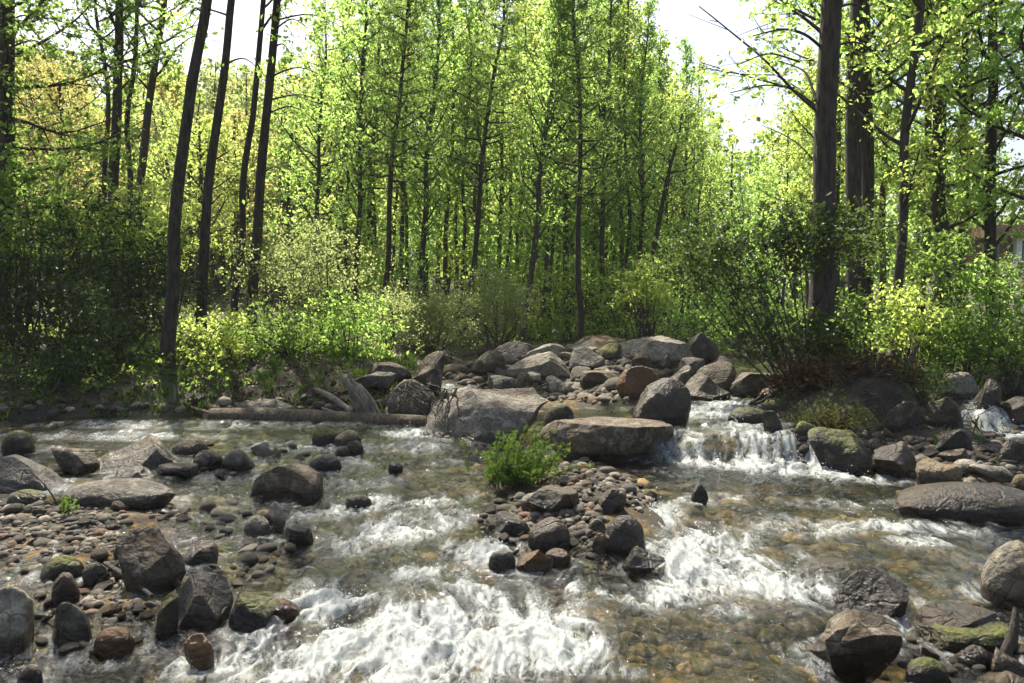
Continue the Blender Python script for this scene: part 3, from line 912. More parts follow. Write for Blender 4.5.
for (fx, fy, rx, ry, an, st) in FOAM_GLINTS:
    c, s_ = math.cos(RAD(an)), math.sin(RAD(an))
    u = ((PX - fx) * c + (PY - fy) * s_) / rx; v = (-(PX - fx) * s_ + (PY - fy) * c) / ry
    foam = np.maximum(foam, st * np.exp(-(u * u + v * v) ** 1.3 * .8))
rapid = np.clip(foam * 1.0 + .30 * sstep(9.5, 7.5, Y) + .12, 0, 1)
big = fbm(X * 2.2, Y * 1.4, .3, 3, 41)
wx, wyy = X + .10 * vnoise(X * 3, Y * 3, 0, 51), Y + .16 * vnoise(X * 3, Y * 3, 7, 52)
ridge = 1 - np.abs(fbm(wx * 4.6, wyy * 2.0, 0, 4, 61)) * 2.6
rip = 1 - np.abs(fbm(wx * 16, wyy * 7, 0, 3, 71)) * 2.2
fine = fbm(wx * 40, wyy * 30, 0, 2, 81)
Z = Z0 + rapid * (.060 * big + (.034 + .03 * sstep(.45, .9, foam)) * ridge) + (.007 + .010 * rapid) * rip + (.002 + .006 * rapid) * fine - .035 * rapid
for (dx, dy, rx, ry, h) in dome_pos:
    u, v = (X - dx) / rx, (Y - dy - .05) / ry
    g_ = np.exp(-(u * u + v * v) * 1.1)
    Z += h * g_
    foam *= 1 - .75 * np.exp(-(u * u + v * v) * 1.6)
slope = np.clip((lip_y(X) - Y), 0, .34) * sstep(1.2, 1.6, X)
infall = sstep(.02, .1, lip_y(X) - Y) * sstep(.55, .3, lip_y(X) - Y) * sstep(1.3, 1.6, X)
strk = fbm(X * 34 + 2 * vnoise(X * 3, Y * 9, 0, 4), Y * 1.6, 0, 4, 91, .65)
Z += infall * .03 * strk
foam = foam + .30 * (ridge - .35) * sstep(.08, .4, foam) + .13 * (rip - .2) * sstep(.05, .3, foam) + .22 * big * sstep(.1, .4, foam)
wash = sstep(-.62, -.36, Y - lip_y(X)) * sstep(.02, -.2, Y - lip_y(X)) * sstep(1.35, 1.6, X) * sstep(3.3, 3.0, X)
foam = np.maximum(foam, wash * (.75 + .3 * rip))
foam = np.where(infall > .1, np.clip(foam * (1 - infall) + infall * (.74 + .22 * sstep(2.0, 2.9, X) + 1.0 * strk + .25 * vnoise(X * 6, 0, 2, 33)), 0, 1), foam)
# foam where the current breaks round standing stones
brk = np.zeros(len(X))
for s in STONES:
    if not s["main"]: continue
    (rx, ry, rz), p = s["r"], s["p"]
    if p[1] > 11: continue
    u, v = (X - p[0]) / (rx + .06), (Y - p[1]) / (ry + .06)
    q = np.sqrt(u * u + v * v)
    brk = np.maximum(brk, sstep(1.25, 1.02, q) * .38)
foam = np.maximum(foam, brk * (.6 + .8 * vnoise(X * 7, Y * 7, 0, 15)))
patch = sstep(-.1, .45, fbm(X * 1.1, Y * .7, 3, 3, 17))
foam = np.clip(foam + .02 + (.06 + .22 * patch) * np.clip(ridge + .1, 0, 1) * sstep(9.6, 7.5, Y) + .12 * np.clip(rip, 0, 1) * patch, 0, 1)
cov = (ground(X, Y) < Z + .12) & (stream_sd(X, Y) < .5)
ii = (np.arange(rows - 1)[:, None] * cols + np.arange(cols - 1)[None])
cv = cov.reshape(rows, cols)
use = cv[:-1, :-1] | cv[1:, :-1] | cv[:-1, 1:] | cv[1:, 1:]
ii = ii[use]
F = np.stack([ii, ii + 1, ii + cols + 1, ii + cols], 1)
SPR = np.where((foam > .86) & cov)[0]
me = new_mesh("stream_water", np.stack([X, Y, Z], 1), F, [water_mat()])
me.attributes.new("foam", "FLOAT", "POINT").data.foreach_set("value", foam.astype(np.float32))
tag(link("stream_water", me), kind="structure")
# drops thrown up by the white water
rs_ = np.random.default_rng(12); pk = rs_.choice(SPR, 2600)
O = np.array([(1, 0, 0), (-1, 0, 0), (0, 1, 0), (0, -1, 0), (0, 0, 1), (0, 0, -1)], float)
OF = np.array([(0, 2, 4), (2, 1, 4), (1, 3, 4), (3, 0, 4), (2, 0, 5), (1, 2, 5), (3, 1, 5), (0, 3, 5)])
cpt = np.stack([X[pk], Y[pk], Z[pk] + rs_.exponential(.022, len(pk))], 1) + rs_.normal(size=(len(pk), 3)) * .02
rd = rs_.uniform(.0015, .0055, len(pk)) * (Y[pk] / 5).clip(.7, 1.5)
sm_, snt, sout = mat("water_drops"); kk = N(snt); pb = kk("BsdfPrincipled", i_Roughness=.2); pb.inputs["Base Color"].default_value = (.8, .82, .82, 1); kk.link(pb.outputs[0], sout.inputs[0])
me = new_mesh("spray", (cpt[:, None, :] + O[None] * rd[:, None, None]).reshape(-1, 3), (OF[None] + (np.arange(len(pk)) * 6)[:, None, None]).reshape(-1, 3), [sm_])
tag(link("spray", me), kind="stuff")

# ------------------------------------------------------------------ trees
def smooth_path(pts, n, rng, wob):
    pts = np.asarray(pts, float)
    d = np.concatenate([[0], np.cumsum(np.linalg.norm(np.diff(pts, axis=0), axis=1))])
    t = np.linspace(0, d[-1], n)
    P = np.stack([np.interp(t, d, pts[:, i]) for i in range(3)], 1)
    for _ in range(3):
        P[1:-1] = .25 * P[:-2] + .5 * P[1:-1] + .25 * P[2:]
    o = rng.uniform(0, 99)
    P[:, 0] += wob * vnoise(t * .7 + o, 1, 1, 3) * np.minimum(t, 1); P[:, 1] += wob * vnoise(t * .7 + o, 5, 1, 3) * np.minimum(t, 1)
    return P


def limb(g, rng, p, dirv, L, r, cl, twigs=4, leafy=.3, curve=.25):
    n = 7; t = np.linspace(0, 1, n)
    side = rng.normal(size=3) * .14 * L
    pts = p + dirv * L * t[:, None] + np.array([0, 0, curve * L]) * (t ** 2)[:, None] + side * (np.sin(t * 3.1) * t)[:, None]
    tube(g, pts, r * (1 - t * .85) + .003, 5)
    for q in range(n):
        if t[q] >= leafy: cl.append(pts[q] + rng.normal(size=3) * .05 * L)
    for _ in range(twigs):
        a = rng.uniform(leafy, .95); i = int(a * (n - 1)); b = pts[i]
        dv = dirv + rng.normal(size=3) * .75; dv /= np.linalg.norm(dv)
        l2 = L * rng.uniform(.22, .45)
        e = np.stack([b, b + dv * l2 * .5 + rng.normal(size=3) * .03, b + dv * l2 + np.array([0, 0, -.06 * l2])])
        tube(g, e, [r * .35 + .002, r * .22 + .002, .002], 4)
        cl += [e[1], e[2], e[2] + rng.normal(size=3) * .07]
    return pts


def grow(rng, trunk, rad, z0, z1, n, L, prof, r_l, up=(.2, .9), twigs=4, leafy=.3):
    g = Geo(); cl = []
    z = trunk[:, 2]
    az = rng.uniform(0, 6.28)
    for i in range(n):
        h = (i + rng.uniform(0, 1)) / n
        zz = z0 + (z1 - z0) * h
        p = np.array([np.interp(zz, z, trunk[:, k_]) for k_ in range(3)])
        rr = np.interp(zz, z, rad)
        az += 2.4 + rng.normal() * .35
        u = rng.uniform(*up)
        d = np.array([math.cos(az), math.sin(az), u]); d /= np.linalg.norm(d)
        l_ = L * prof(h) * rng.uniform(.6, 1.1)
        limb(g, rng, p, d, l_, min(rr * .5, r_l * (l_ / L + .2), .034), cl, twigs, leafy)
    return g, cl


def prof_round(h): return .35 + .65 * math.sin(math.pi * min(h * .9 + .12, 1)) ** .8
def prof_poplar(h): return (.45 + .55 * min(h / .25, 1)) * (1 - .8 * max(h - .3, 0) / .7)
def prof_cone(h): return 1.0 - .86 * h
def prof_top(h): return .6 + .4 * h


def tree_parts(root, trunk, rad, g, cl, rng, leafm, barkm, size, per, spread, sides=12, rough=.10, droop=.3, aspect=.62, tg=None, name="crown"):
    tg = tg or Geo()
    tube(tg, trunk, rad, sides + 4, rough * 1.5, int(rng.integers(1, 999)))
    link("trunk", tg.mesh("trunk", M[barkm]), root)
    if g is not None and g.n:
        link("limbs", g.mesh("limbs", M[barkm]), root)
    if cl is not None and len(cl) and per:
        V, F = leaves(rng, cl, spread, per, size, droop, aspect)
        link(name, new_mesh(name, V, F, [M[leafm]], False), root)


def px_tree(label, basepx, D, path, wpx, H, crown, leafm="leaf_fresh", size=.074, per=18, spread=.16, bark="bark", seed=1, prof=prof_round, name="tree",
            cat="tree", group=None, wob=.06, taper=.5, up=(.2, .9), sprays=(), limbs_px=(), flare=.5, ydrift=0.0, twigs=4):
    rng = np.random.default_rng(seed)
    x = (basepx - CX) / FPX * D
    z = float(ground(np.array([x]), np.array([D]))[0])
    base = np.array([x, D, z - .12])
    root = empty(name, base)
    P = [base] + [at_depth(px, py, D) + np.array([0, ydrift * i, 0]) for i, (px, py) in enumerate(path)]
    P = [P[0]] + [p for p in P[1:] if p[2] > base[2] + .25]
    last = P[-1] - P[-2]; last /= np.linalg.norm(last)
    if P[-1][2] < base[2] + H:
        dz = base[2] + H - P[-1][2]
        P.append(P[-1] + np.array([last[0] * .6 * dz, 0, dz]))
    T = smooth_path(P, 26 if flare < 1.2 else 60, rng, wob) - base
    t = T[:, 2] / T[-1, 2]
    r0 = wpx * D / FPX / 2
    rad = r0 * (1 - t * (1 - .12) ** 1.0) * (1 - .0 * t) ; rad = r0 * np.maximum(1.08 - t * (1 + taper * .0), .06) ** taper
    rad = rad * (1 + flare * np.exp(-np.maximum(T[:, 2] - .1, 0) / (.22 if flare < 1.2 else .48)))
    z0, z1, n, L = crown
    g, cl = grow(rng, T, rad, z0, min(z1, H * .97), n, L, prof, r0 * .5, up, twigs) if n else (Geo(), [])
    for (px, py, dd, cnt, rr) in sprays:
        c = at_depth(px, py, D + dd) - base
        zz = max(c[2] + .1, .5); p = np.array([np.interp(zz, T[:, 2], T[:, k_]) for k_ in range(3)])
        m_ = (p + c) / 2 + np.array([0, 0, .25])
        pts = smooth_path([p, m_, c], 9, rng, .05); tube(g, pts, np.linspace(.02, .004, 9), 5)
        for _ in range(cnt): cl.append(c + rng.normal(size=3) * rr * np.array([1, 1, .7]))
    for (pp, dd, rr, leafn) in limbs_px:
        Q = [at_depth(px, py, D + dd * i / max(len(pp) - 1, 1)) - base for i, (px, py) in enumerate(pp)]
        pts = smooth_path(Q, 14, rng, .05); tube(g, pts, np.linspace(rr, .006, 14), 6, .1)
        for _ in range(leafn): cl.append(pts[rng.integers(5, 14)] + rng.normal(size=3) * .13)
        for _ in range(4):
            b = pts[rng.integers(4, 12)]; dv = rng.normal(size=3) * np.array([1, .6, .6]) + (pts[-1] - pts[0]) / np.linalg.norm(pts[-1] - pts[0]) * .8
            tube(g, np.stack([b, b + dv * .18, b + dv * .36 + rng.normal(size=3) * .04]), [rr * .3, rr * .2, .003], 4)
    tree_parts(root, T, rad, g, cl, rng, leafm, bark, size, per, spread)
    tag(root, label, cat, group)
    return root


LG = "slender trunks on the left bank"
px_tree("thickest dark leaning trunk on the dark left bank, rising in front of the bushes", 165, 11.0, [(165, 352), (178, 220), (192, 90), (206, -5)], 12.5, 10, (5.4, 9.6, 18, 1.7), seed=21, group=LG, per=11,
        sprays=[(185, 30, .4, 8, .25)])
px_tree("crooked slender trunk right of the thickest leaning trunk", 200, 13.5, [(203, 290), (210, 190), (212, 150), (222, 100), (231, -5)], 10, 10, (6.0, 9.8, 18, 1.6), "leaf_fresh", seed=22, group=LG, per=12,
        sprays=[(262, 75, .3, 5, .2), (170, 25, .2, 6, .25)])
px_tree("thin straight trunk, first of the close pair behind yellow bushes", 233, 15.5, [(236, 285), (248, 150), (264, -5)], 7, 11, (6, 10.6, 18, 1.5), "leaf_yellow", seed=23, group=LG, per=12)
px_tree("thin straight trunk, second of the close pair behind yellow bushes", 250, 14.5, [(254, 280), (264, 150), (279, -5)], 10, 11, (6, 10.6, 18, 1.7), "leaf_fresh", seed=24, group=LG, per=14,
        sprays=[(310, 30, -.3, 16, .35), (330, 80, -.2, 14, .3), (318, 120, 0, 9, .25), (295, 60, .3, 9, .25), (345, 30, .2, 14, .35), (290, 180, 0, 7, .2), (275, 215, .1, 6, .2), (340, 110, .3, 9, .25)])
px_tree("dark trunk standing clear against the sky on the far left slope", 112, 17, [(113, 160), (118, 80), (123, -5)], 11, 11, (5.2, 11, 22, 1.7), "leaf_mid", seed=25, per=12, sprays=[(105, 25, .2, 8, .3), (180, 20, .2, 12, .35)])
px_tree("thin dark stem between the sky-clear trunk and the leaning one", 126, 17.5, [(128, 160), (132, 80), (138, -5)], 6, 10, (5.5, 10, 16, 1.3), "leaf_mid", seed=26, per=10)
px_tree("leaning pale-barked trunk behind the thin dark stem", 136, 18.5, [(140, 170), (150, 90), (168, -5)], 9, 11, (5.6, 11, 22, 1.8), "leaf_fresh", bark="bark_grey", seed=27, per=13, sprays=[(165, 70, 0, 8, .25), (140, 55, 0, 6, .25)])
px_tree("twisted almost leafless tree with a snaking trunk on the far left", 104, 16.5, [(104, 150), (112, 100), (106, 60), (94, 10), (96, -20)], 6, 8, (4.5, 8, 12, 1.2), "leaf_mid", seed=28, per=2, wob=.02)
px_tree("heavy dark trunk at the picture's edge wrapped in foliage", 2, 13, [(2, 170), (6, 60), (9, -5)], 17, 12, (2.4, 10, 46, 2.5), "leaf_mid", seed=29, per=24, up=(-.1, .6), sprays=[(40, 30, 0, 14, .4), (60, 55, 0, 10, .3), (25, 110, 0, 12, .35), (35, 140, -.3, 14, .4)])
px_tree("shrubby yellow-leaved tree glowing on the left slope", 60, 21, [(60, 150)], 7, 6.6, (1.6, 6.4, 34, 2.2), "leaf_gold", seed=30, per=16, spread=.22)
px_tree("paler golden tree beside the shrubby yellow one on the slope", 30, 23, [(32, 150)], 7, 7.4, (2.0, 7.2, 34, 2.2), "leaf_gold", seed=31, per=16, spread=.22)
px_tree("bushy green-gold tree below the sky on the left slope", 200, 24, [(200, 150)], 6, 6.0, (1.5, 5.8, 34, 2.2), "leaf_yellow", seed=32, per=16, spread=.22)
px_tree("rusty-yellow young tree behind the close pair of trunks", 235, 26, [(236, 150)], 6, 6.6, (2.2, 6.4, 26, 1.6), "leaf_gold", seed=33, per=10, spread=.22)

# the big tree on the island and the right-hand trees
px_tree("biggest dark trunk on the island with bare limbs reaching over the stream", 815, 9.75, [(818, 330), (821, 250), (824, 120), (831, -5)], 22, 12, (4.7, 12, 34, 2.6), "leaf_fresh", seed=41, flare=1.5, per=9, taper=.35, wob=.03,
        limbs_px=[([(818, 112), (790, 88), (768, 60), (742, 40), (722, 22), (702, 6)], -.6, .019, 2), ([(818, 108), (795, 88), (760, 80), (700, 62)], .8, .018, 12), ([(826, 36), (800, 14), (772, -2)], .3, .028, 8),
                  ([(822, 48), (806, 34), (785, 28), (755, 36)], -.4, .022, 9), ([(800, 62), (770, 52), (736, 64)], -.5, .012, 2), ([(795, 88), (765, 84), (728, 92)], .2, .012, 10), ([(775, 75), (740, 74), (700, 66)], .5, .008, 1),
                  ([(816, 100), (806, 70), (780, 60)], .5, .02, 6)],
        sprays=[(765, 12, .2, 8, .22), (790, 5, .4, 10, .25), (880, 30, .4, 16, .35), (890, 70, .6, 14, .35)])
RG = "trunks of the right bank grove"
px_tree("left trunk of the dark double tree behind the big island trunk", 853, 13.2, [(854, 250), (855, 120), (859, -5)], 16, 12, (4.2, 12, 24, 2.2), "leaf_yellow", seed=42, group=RG, bark="bark", taper=.35, per=14, size=.07)
px_tree("right trunk of the dark double tree behind the big island trunk", 866, 13.6, [(866, 250), (866, 120), (868, -5)], 14, 12, (4.2, 12, 24, 2.2), "leaf_fresh", seed=43, group=RG, bark="bark", taper=.35, per=14, size=.07)
px_tree("curving trunk that leans away to the right near the double tree", 897, 12.2, [(897, 300), (899, 180), (903, 120), (913, 60), (921, -5)], 10, 11, (2.6, 11, 22, 1.7), "leaf_yellow", seed=44, group=RG, per=14, size=.07)
px_tree("shaggy dark trunk with knobbly outline right of the curving trunk", 941, 14.5, [(941, 280), (942, 150), (946, -5)], 15, 12, (2.2, 12, 30, 2.0), "leaf_fresh", seed=45, group=RG, per=18, size=.07, sprays=[(950, 200, -.5, 12, .4), (920, 240, -.4, 12, .4)])
px_tree("straight thin trunk beside the shaggy dark trunk", 962, 16, [(964, 250), (966, 120), (968, -5)], 9, 12, (2.4, 12, 36, 2.2), "leaf_yellow", seed=46, group=RG, per=30, size=.07)
px_tree("straight trunk between house and shaggy dark trunk", 991, 15, [(991, 260), (991, 120), (993, -5)], 11, 12, (2.0, 12, 38, 2.3), "leaf_yellow", seed=47, group=RG, per=30, size=.07)
px_tree("right-hand edge tree with leaves hanging before the house", 1040, 12.5, [(1040, 260), (1038, 120), (1038, -5)], 14, 12, (2.4, 12, 34, 2.2), "leaf_fresh", seed=48, group=RG, per=30, size=.07)
px_tree("dim thin trunk seen between island trunk and double tree", 838, 17, [(838, 250), (840, -5)], 6, 11, (2.5, 11, 34, 2.0), "leaf_yellow", seed=49, group=RG, per=30, size=.07)
px_tree("thin trunk just left of the curving trunk", 884, 17.5, [(884, 250), (887, -5)], 7, 11.5, (3.5, 11.5, 34, 2.0), "leaf_mid", seed=50, group=RG, per=30, size=.07)
px_tree("slender trunk between curving trunk and shaggy dark trunk", 922, 18, [(924, 250), (928, -5)], 8, 11.5, (2.5, 11.5, 34, 2.1), "leaf_fresh", seed=51, group=RG, per=30, size=.07)

# forest: six kinds built once, then copied
PROTO = []


def proto(kind, leafm, H, z0, n, L, prof, size, per, seed, r0, up, barkm="bark_grey", twigs=4, aspect=.62):
    rng = np.random.default_rng(seed)
    root = empty("forest_tree", (0, 0, -50))
    T = smooth_path([(0, 0, -.15), (rng.normal() * .08, 0, H * .35), (rng.normal() * .15, rng.normal() * .15, H * .7), (rng.normal() * .2, rng.normal() * .2, H)], 22, rng, .08)
    t = np.clip(T[:, 2] / H, 0, 1)
    rad = r0 * np.maximum(1.03 - t, .05) ** .62 * (1 + .4 * np.exp(-np.maximum(T[:, 2], 0) / .2))
    g, cl = grow(rng, T, rad, z0, H * .985, n, L, prof, r0 * .42, up, twigs)
    tree_parts(root, T, rad, g, cl, rng, leafm, barkm, size, per, .19, 9, .08, aspect=aspect)
    PROTO.append(dict(root=root, kind=kind, H=H, used=False))


proto("poplar", "leaf_fresh", 12.5, 2.6, 62, 1.6, prof_poplar, .10, 5, 101, .095, (.5, 1.2))
proto("poplar", "leaf_yellow", 12.5, 3.2, 58, 1.5, prof_poplar, .10, 5, 102, .085, (.4, 1.1))
proto("broad", "leaf_fresh", 11.5, 2.2, 60, 1.9, prof_round, .104, 5, 103, .095, (.1, .8))
proto("broad", "leaf_yellow", 11.5, 2.8, 56, 1.9, prof_round, .104, 5, 104, .08, (.1, .8))
proto("pine", "leaf_needle", 13, 4.2, 64, 1.6, prof_cone, .13, 8, 105, .085, (-.1, .35), "bark", 5, .25)
proto("poplar", "leaf_mid", 12.5, 3.0, 60, 1.5, prof_poplar, .10, 5, 106, .09, (.4, 1.1))

proto("poplar", "leaf_fresh", 12.5, 5.0, 34, 1.1, prof_poplar, .10, 4, 107, .065, (.5, 1.2))
proto("poplar", "leaf_yellow", 12.5, 5.6, 30, 1.1, prof_poplar, .10, 4, 108, .06, (.4, 1.1))


def copy_tree(pr, loc, rotz, lean, sc, label, group, name=None):
    root = pr["root"]
    if not pr["used"]:
        pr["used"] = True; r = root
    else:
        r = root.copy(); COL.objects.link(r)
        for ch in root.children:
            c = ch.copy(); COL.objects.link(c); c.parent = r
    r.location = loc; r.rotation_euler = (0, lean, rotz) if False else (Matrix.Rotation(lean, 4, "Y") @ Matrix.Rotation(rotz, 4, "Z")).to_euler()
    r.scale = (sc, sc, sc) if not isinstance(sc, tuple) else sc
    tag(r, label, "tree", group)
    return r


KIND = {"poplar": "narrow poplar-like tree", "broad": "spreading light-leaved tree", "pine": "dark needle-leaved tree"}
FT = [  # base px, depth, top px at the picture's upper edge, kind, scale
 (355, 20, 372, 0, 1.0), (367, 24, 378, 4, .95), (383, 18.5, 403, 4, 1.0), (400, 25, 412, 1, 1.0), (416, 21, 436, 0, 1.05), (427, 28, 434, 2, 1.05), (446, 24, 450, 1, 1.0), (466, 19, 494, 4, .95),
 (474, 26, 482, 5, 1.0), (496, 27, 505, 3, 1.05), (522, 18.5, 553, 0, .95), (532, 27, 541, 1, 1.0), (543, 22, 552, 3, .95), (556, 27, 563, 5, 1.0), (566, 23, 571, 2, .95),
 (579, 18.5, 583, 4, 1.0), (590, 25, 596, 0, 1.0), (601, 22, 606, 5, .95), (611, 27, 619, 3, .95), (620, 24, 622, 1, .88), (629, 29, 633, 2, .85), (641, 23, 646, 0, .80), (655, 27, 664, 5, .78), (664, 24, 672, 3, .66), (680, 25, 683, 0, .70),
 (696, 29, 698, 2, .66), (712, 31, 714, 1, .62), (738, 30, 740, 0, .52), (760, 31, 762, 2, .56), (783, 27, 785, 3, .64), (806, 26, 808, 1, .75), (338, 26, 346, 3, 1.0), (318, 24, 326, 2, .85)]
FT += [(px_, 22 + (i_ * 37 % 10), px_ + (7 if px_ < 520 else 4) + (i_ % 3) * 3, 6 + i_ % 2, .99 if px_ < 630 else .74) for i_, px_ in enumerate((346, 376, 393, 408, 437, 455, 461, 486, 506, 514, 550, 585, 606, 626, 648, 688))]
lab = {}
FT.sort(key=lambda q: q[0])
for (bp, D, tp, kd, sc) in FT:
    sc = min(sc, .84 if D <= 22 else .94 if D <= 26 else 1.1)
    zone = "left of the pale willow" if bp < 400 else "behind the pale willows" if bp < 515 else "behind the boulder pile's left half" if bp < 585 else "behind the boulder pile's right half" if bp < 675 else "under the open sky gap"
    pr = PROTO[kd]
    key = (pr["kind"], zone); lab.setdefault(key, []).append((bp, D, tp, kd, sc))
rr = random.Random(9)
for (kind, zone), lst in lab.items():
    for i, (bp, D, tp, kd, sc) in enumerate(lst):
        x = (bp - CX) / FPX * D
        z = float(ground(np.array([x]), np.array([D]))[0])
        lean = math.atan((tp - bp) / 330.0)
        lead = f"only {KIND[kind]}" if len(lst) == 1 else f"{ORD[i]} {KIND[kind]} from the left"
        copy_tree(PROTO[kd], (x, D, z), rr.uniform(0, 6.28), lean, (sc * rr.uniform(.95, 1.05)), f"{lead} {zone}", "trees of the wood beyond the stream")
px_tree("dark bare trunk leaning steeply right among the straight ones", 648, 21, [(652, 260), (662, 210), (672, 160), (680, 120)], 6, 6.0, (4.0, 6, 8, 1.0), "leaf_fresh", seed=61, per=6)

# far wood on the rising ground: too many and too far to count
def skyline(px):
    return np.interp(px, [-200, 0, 60, 120, 200, 300, 345, 420, 640, 690, 725, 745, 790, 850, 1000, 1012, 1060, 1300], [20, 25, 40, 75, 65, 55, 40, 5, 15, 70, 120, 125, 85, 40, 150, 205, 190, 150])


def far_woods(mats, sel, seed, n, per):
    rng = np.random.default_rng(seed)
    Vs, Fs, mi, base = [], [], [], 0
    cnt = 0
    while cnt < n:
        D = 31 * (80 / 31) ** rng.random(); px = rng.uniform(-160, 1190)
        if not sel(px, D): continue
        x = (px - CX) / FPX * D; z = float(ground(np.array([x]), np.array([D]))[0])
        if px > 900 and D < 47: continue
        top = CAM_Z + (300 - (skyline(px) + rng.uniform(0, 90))) * D / FPX
        H = min(top - z, 15)
        if H < 3: continue
        cnt += 1
        g = Geo(); tube(g, [(x, D, z - .2), (x + rng.normal() * .2, D, z + H * .5), (x + rng.normal() * .3, D, z + H)], [.13, .09, .02], 6)
        Vt, Ft = np.concatenate(g.V[:1]), g.F[0]
        Vs.append(Vt); Fs.append(Ft + base); base += len(Vt); mi.append(np.zeros(len(Ft), int))
        k_ = 60
        h = rng.random(k_); r = (.25 + .75 * np.sin(np.pi * np.clip(h * .85 + .12, 0, 1))) * (1.6 + .05 * H) * np.sqrt(rng.random(k_)); a = rng.uniform(0, 6.28, k_)
        c = np.stack([x + r * np.cos(a), D + r * np.sin(a), z + H * (.03 + .97 * h)], 1)
        V, F = leaves(rng, c, .33, per, .0052 * D, .2)
        Vs.append(V); Fs.append(F + base); base += len(V); mi.append(np.full(len(F), 1 + int(rng.integers(0, len(mats) - 1))))
    me = new_mesh("far_woods", np.concatenate(Vs), np.concatenate(Fs), [M[q] for q in mats], False, np.concatenate(mi))
    tag(link("far_woods", me), kind="stuff")


far_woods(["bark", "leaf_fresh", "leaf_yellow", "leaf_mid"], lambda px, D: px > 330, 301, 165, 22)
far_woods(["bark", "leaf_gold", "leaf_yellow", "leaf_mid", "leaf_pale"], lambda px, D: px <= 345, 302, 230, 26)

# ------------------------------------------------------------------ shrubs
def shrub(label, px, py, D, rx, ry, rz, leafm, size=.06, ncl=80, per=34, seed=1, name="shrub", cat="shrub", stems=14, spread=.12, aspect=.55, group=None, droop=.3, barkm="twig", rootpx=None):
    rng = np.random.default_rng(seed)
    c = at_depth(px, py, D); x = c[0]
    c[2] = max(c[2], float(surf(np.array([x]), np.array([D]))[0]) + .35 * rz)
    z = float(surf(np.array([x]), np.array([D]))[0])
    if rootpx is not None:
        x = (rootpx - CX) / FPX * D; z = float(surf(np.array([x]), np.array([D]))[0])
    base = np.array([x, D, z - .05]); c = c - base
    d = rng.normal(size=(ncl, 3)); d /= np.linalg.norm(d, axis=1)[:, None]
    r = rng.random(ncl) ** .45 * (1 + .32 * fbm(d[:, 0] * 1.7 + seed, d[:, 1] * 1.7, d[:, 2] * 1.7, 2, 7))
    C = c + d * r[:, None] * np.array([rx, ry, rz])
    C = C[C[:, 2] > .02]
    root = empty(name, base)
    g = Geo()
    for i in range(min(stems, len(C))):
        e = C[i]; s0 = np.array([rng.normal() * .12 * rx, rng.normal() * .12 * ry, -.05])
        if c[2] - rz > .6 and rootpx is None: s0 = s0 + np.array([c[0] * .3, 0, 0])
        mid_ = s0 * .45 + e * .55 + rng.normal(size=3) * .08 + np.array([0, 0, .12])
        P = smooth_path([s0, mid_, e], 9, rng, .03)
        tube(g, P, np.linspace(.016, .004, 9) * (.7 + rz * .5), 5)
        for _ in range(2):
            b = P[rng.integers(4, 8)]; tube(g, np.stack([b, C[rng.integers(len(C))] * .35 + b * .65]), [.006, .002], 4)
    link("stems", g.mesh("stems", M[barkm]), root)
    V, F = leaves(rng, C, spread * (1 + .5 * rx), per, size, droop, aspect)
    link("foliage", new_mesh("foliage", V, F, [M[leafm]], False), root)
    tag(root, label, cat, group)
    return root


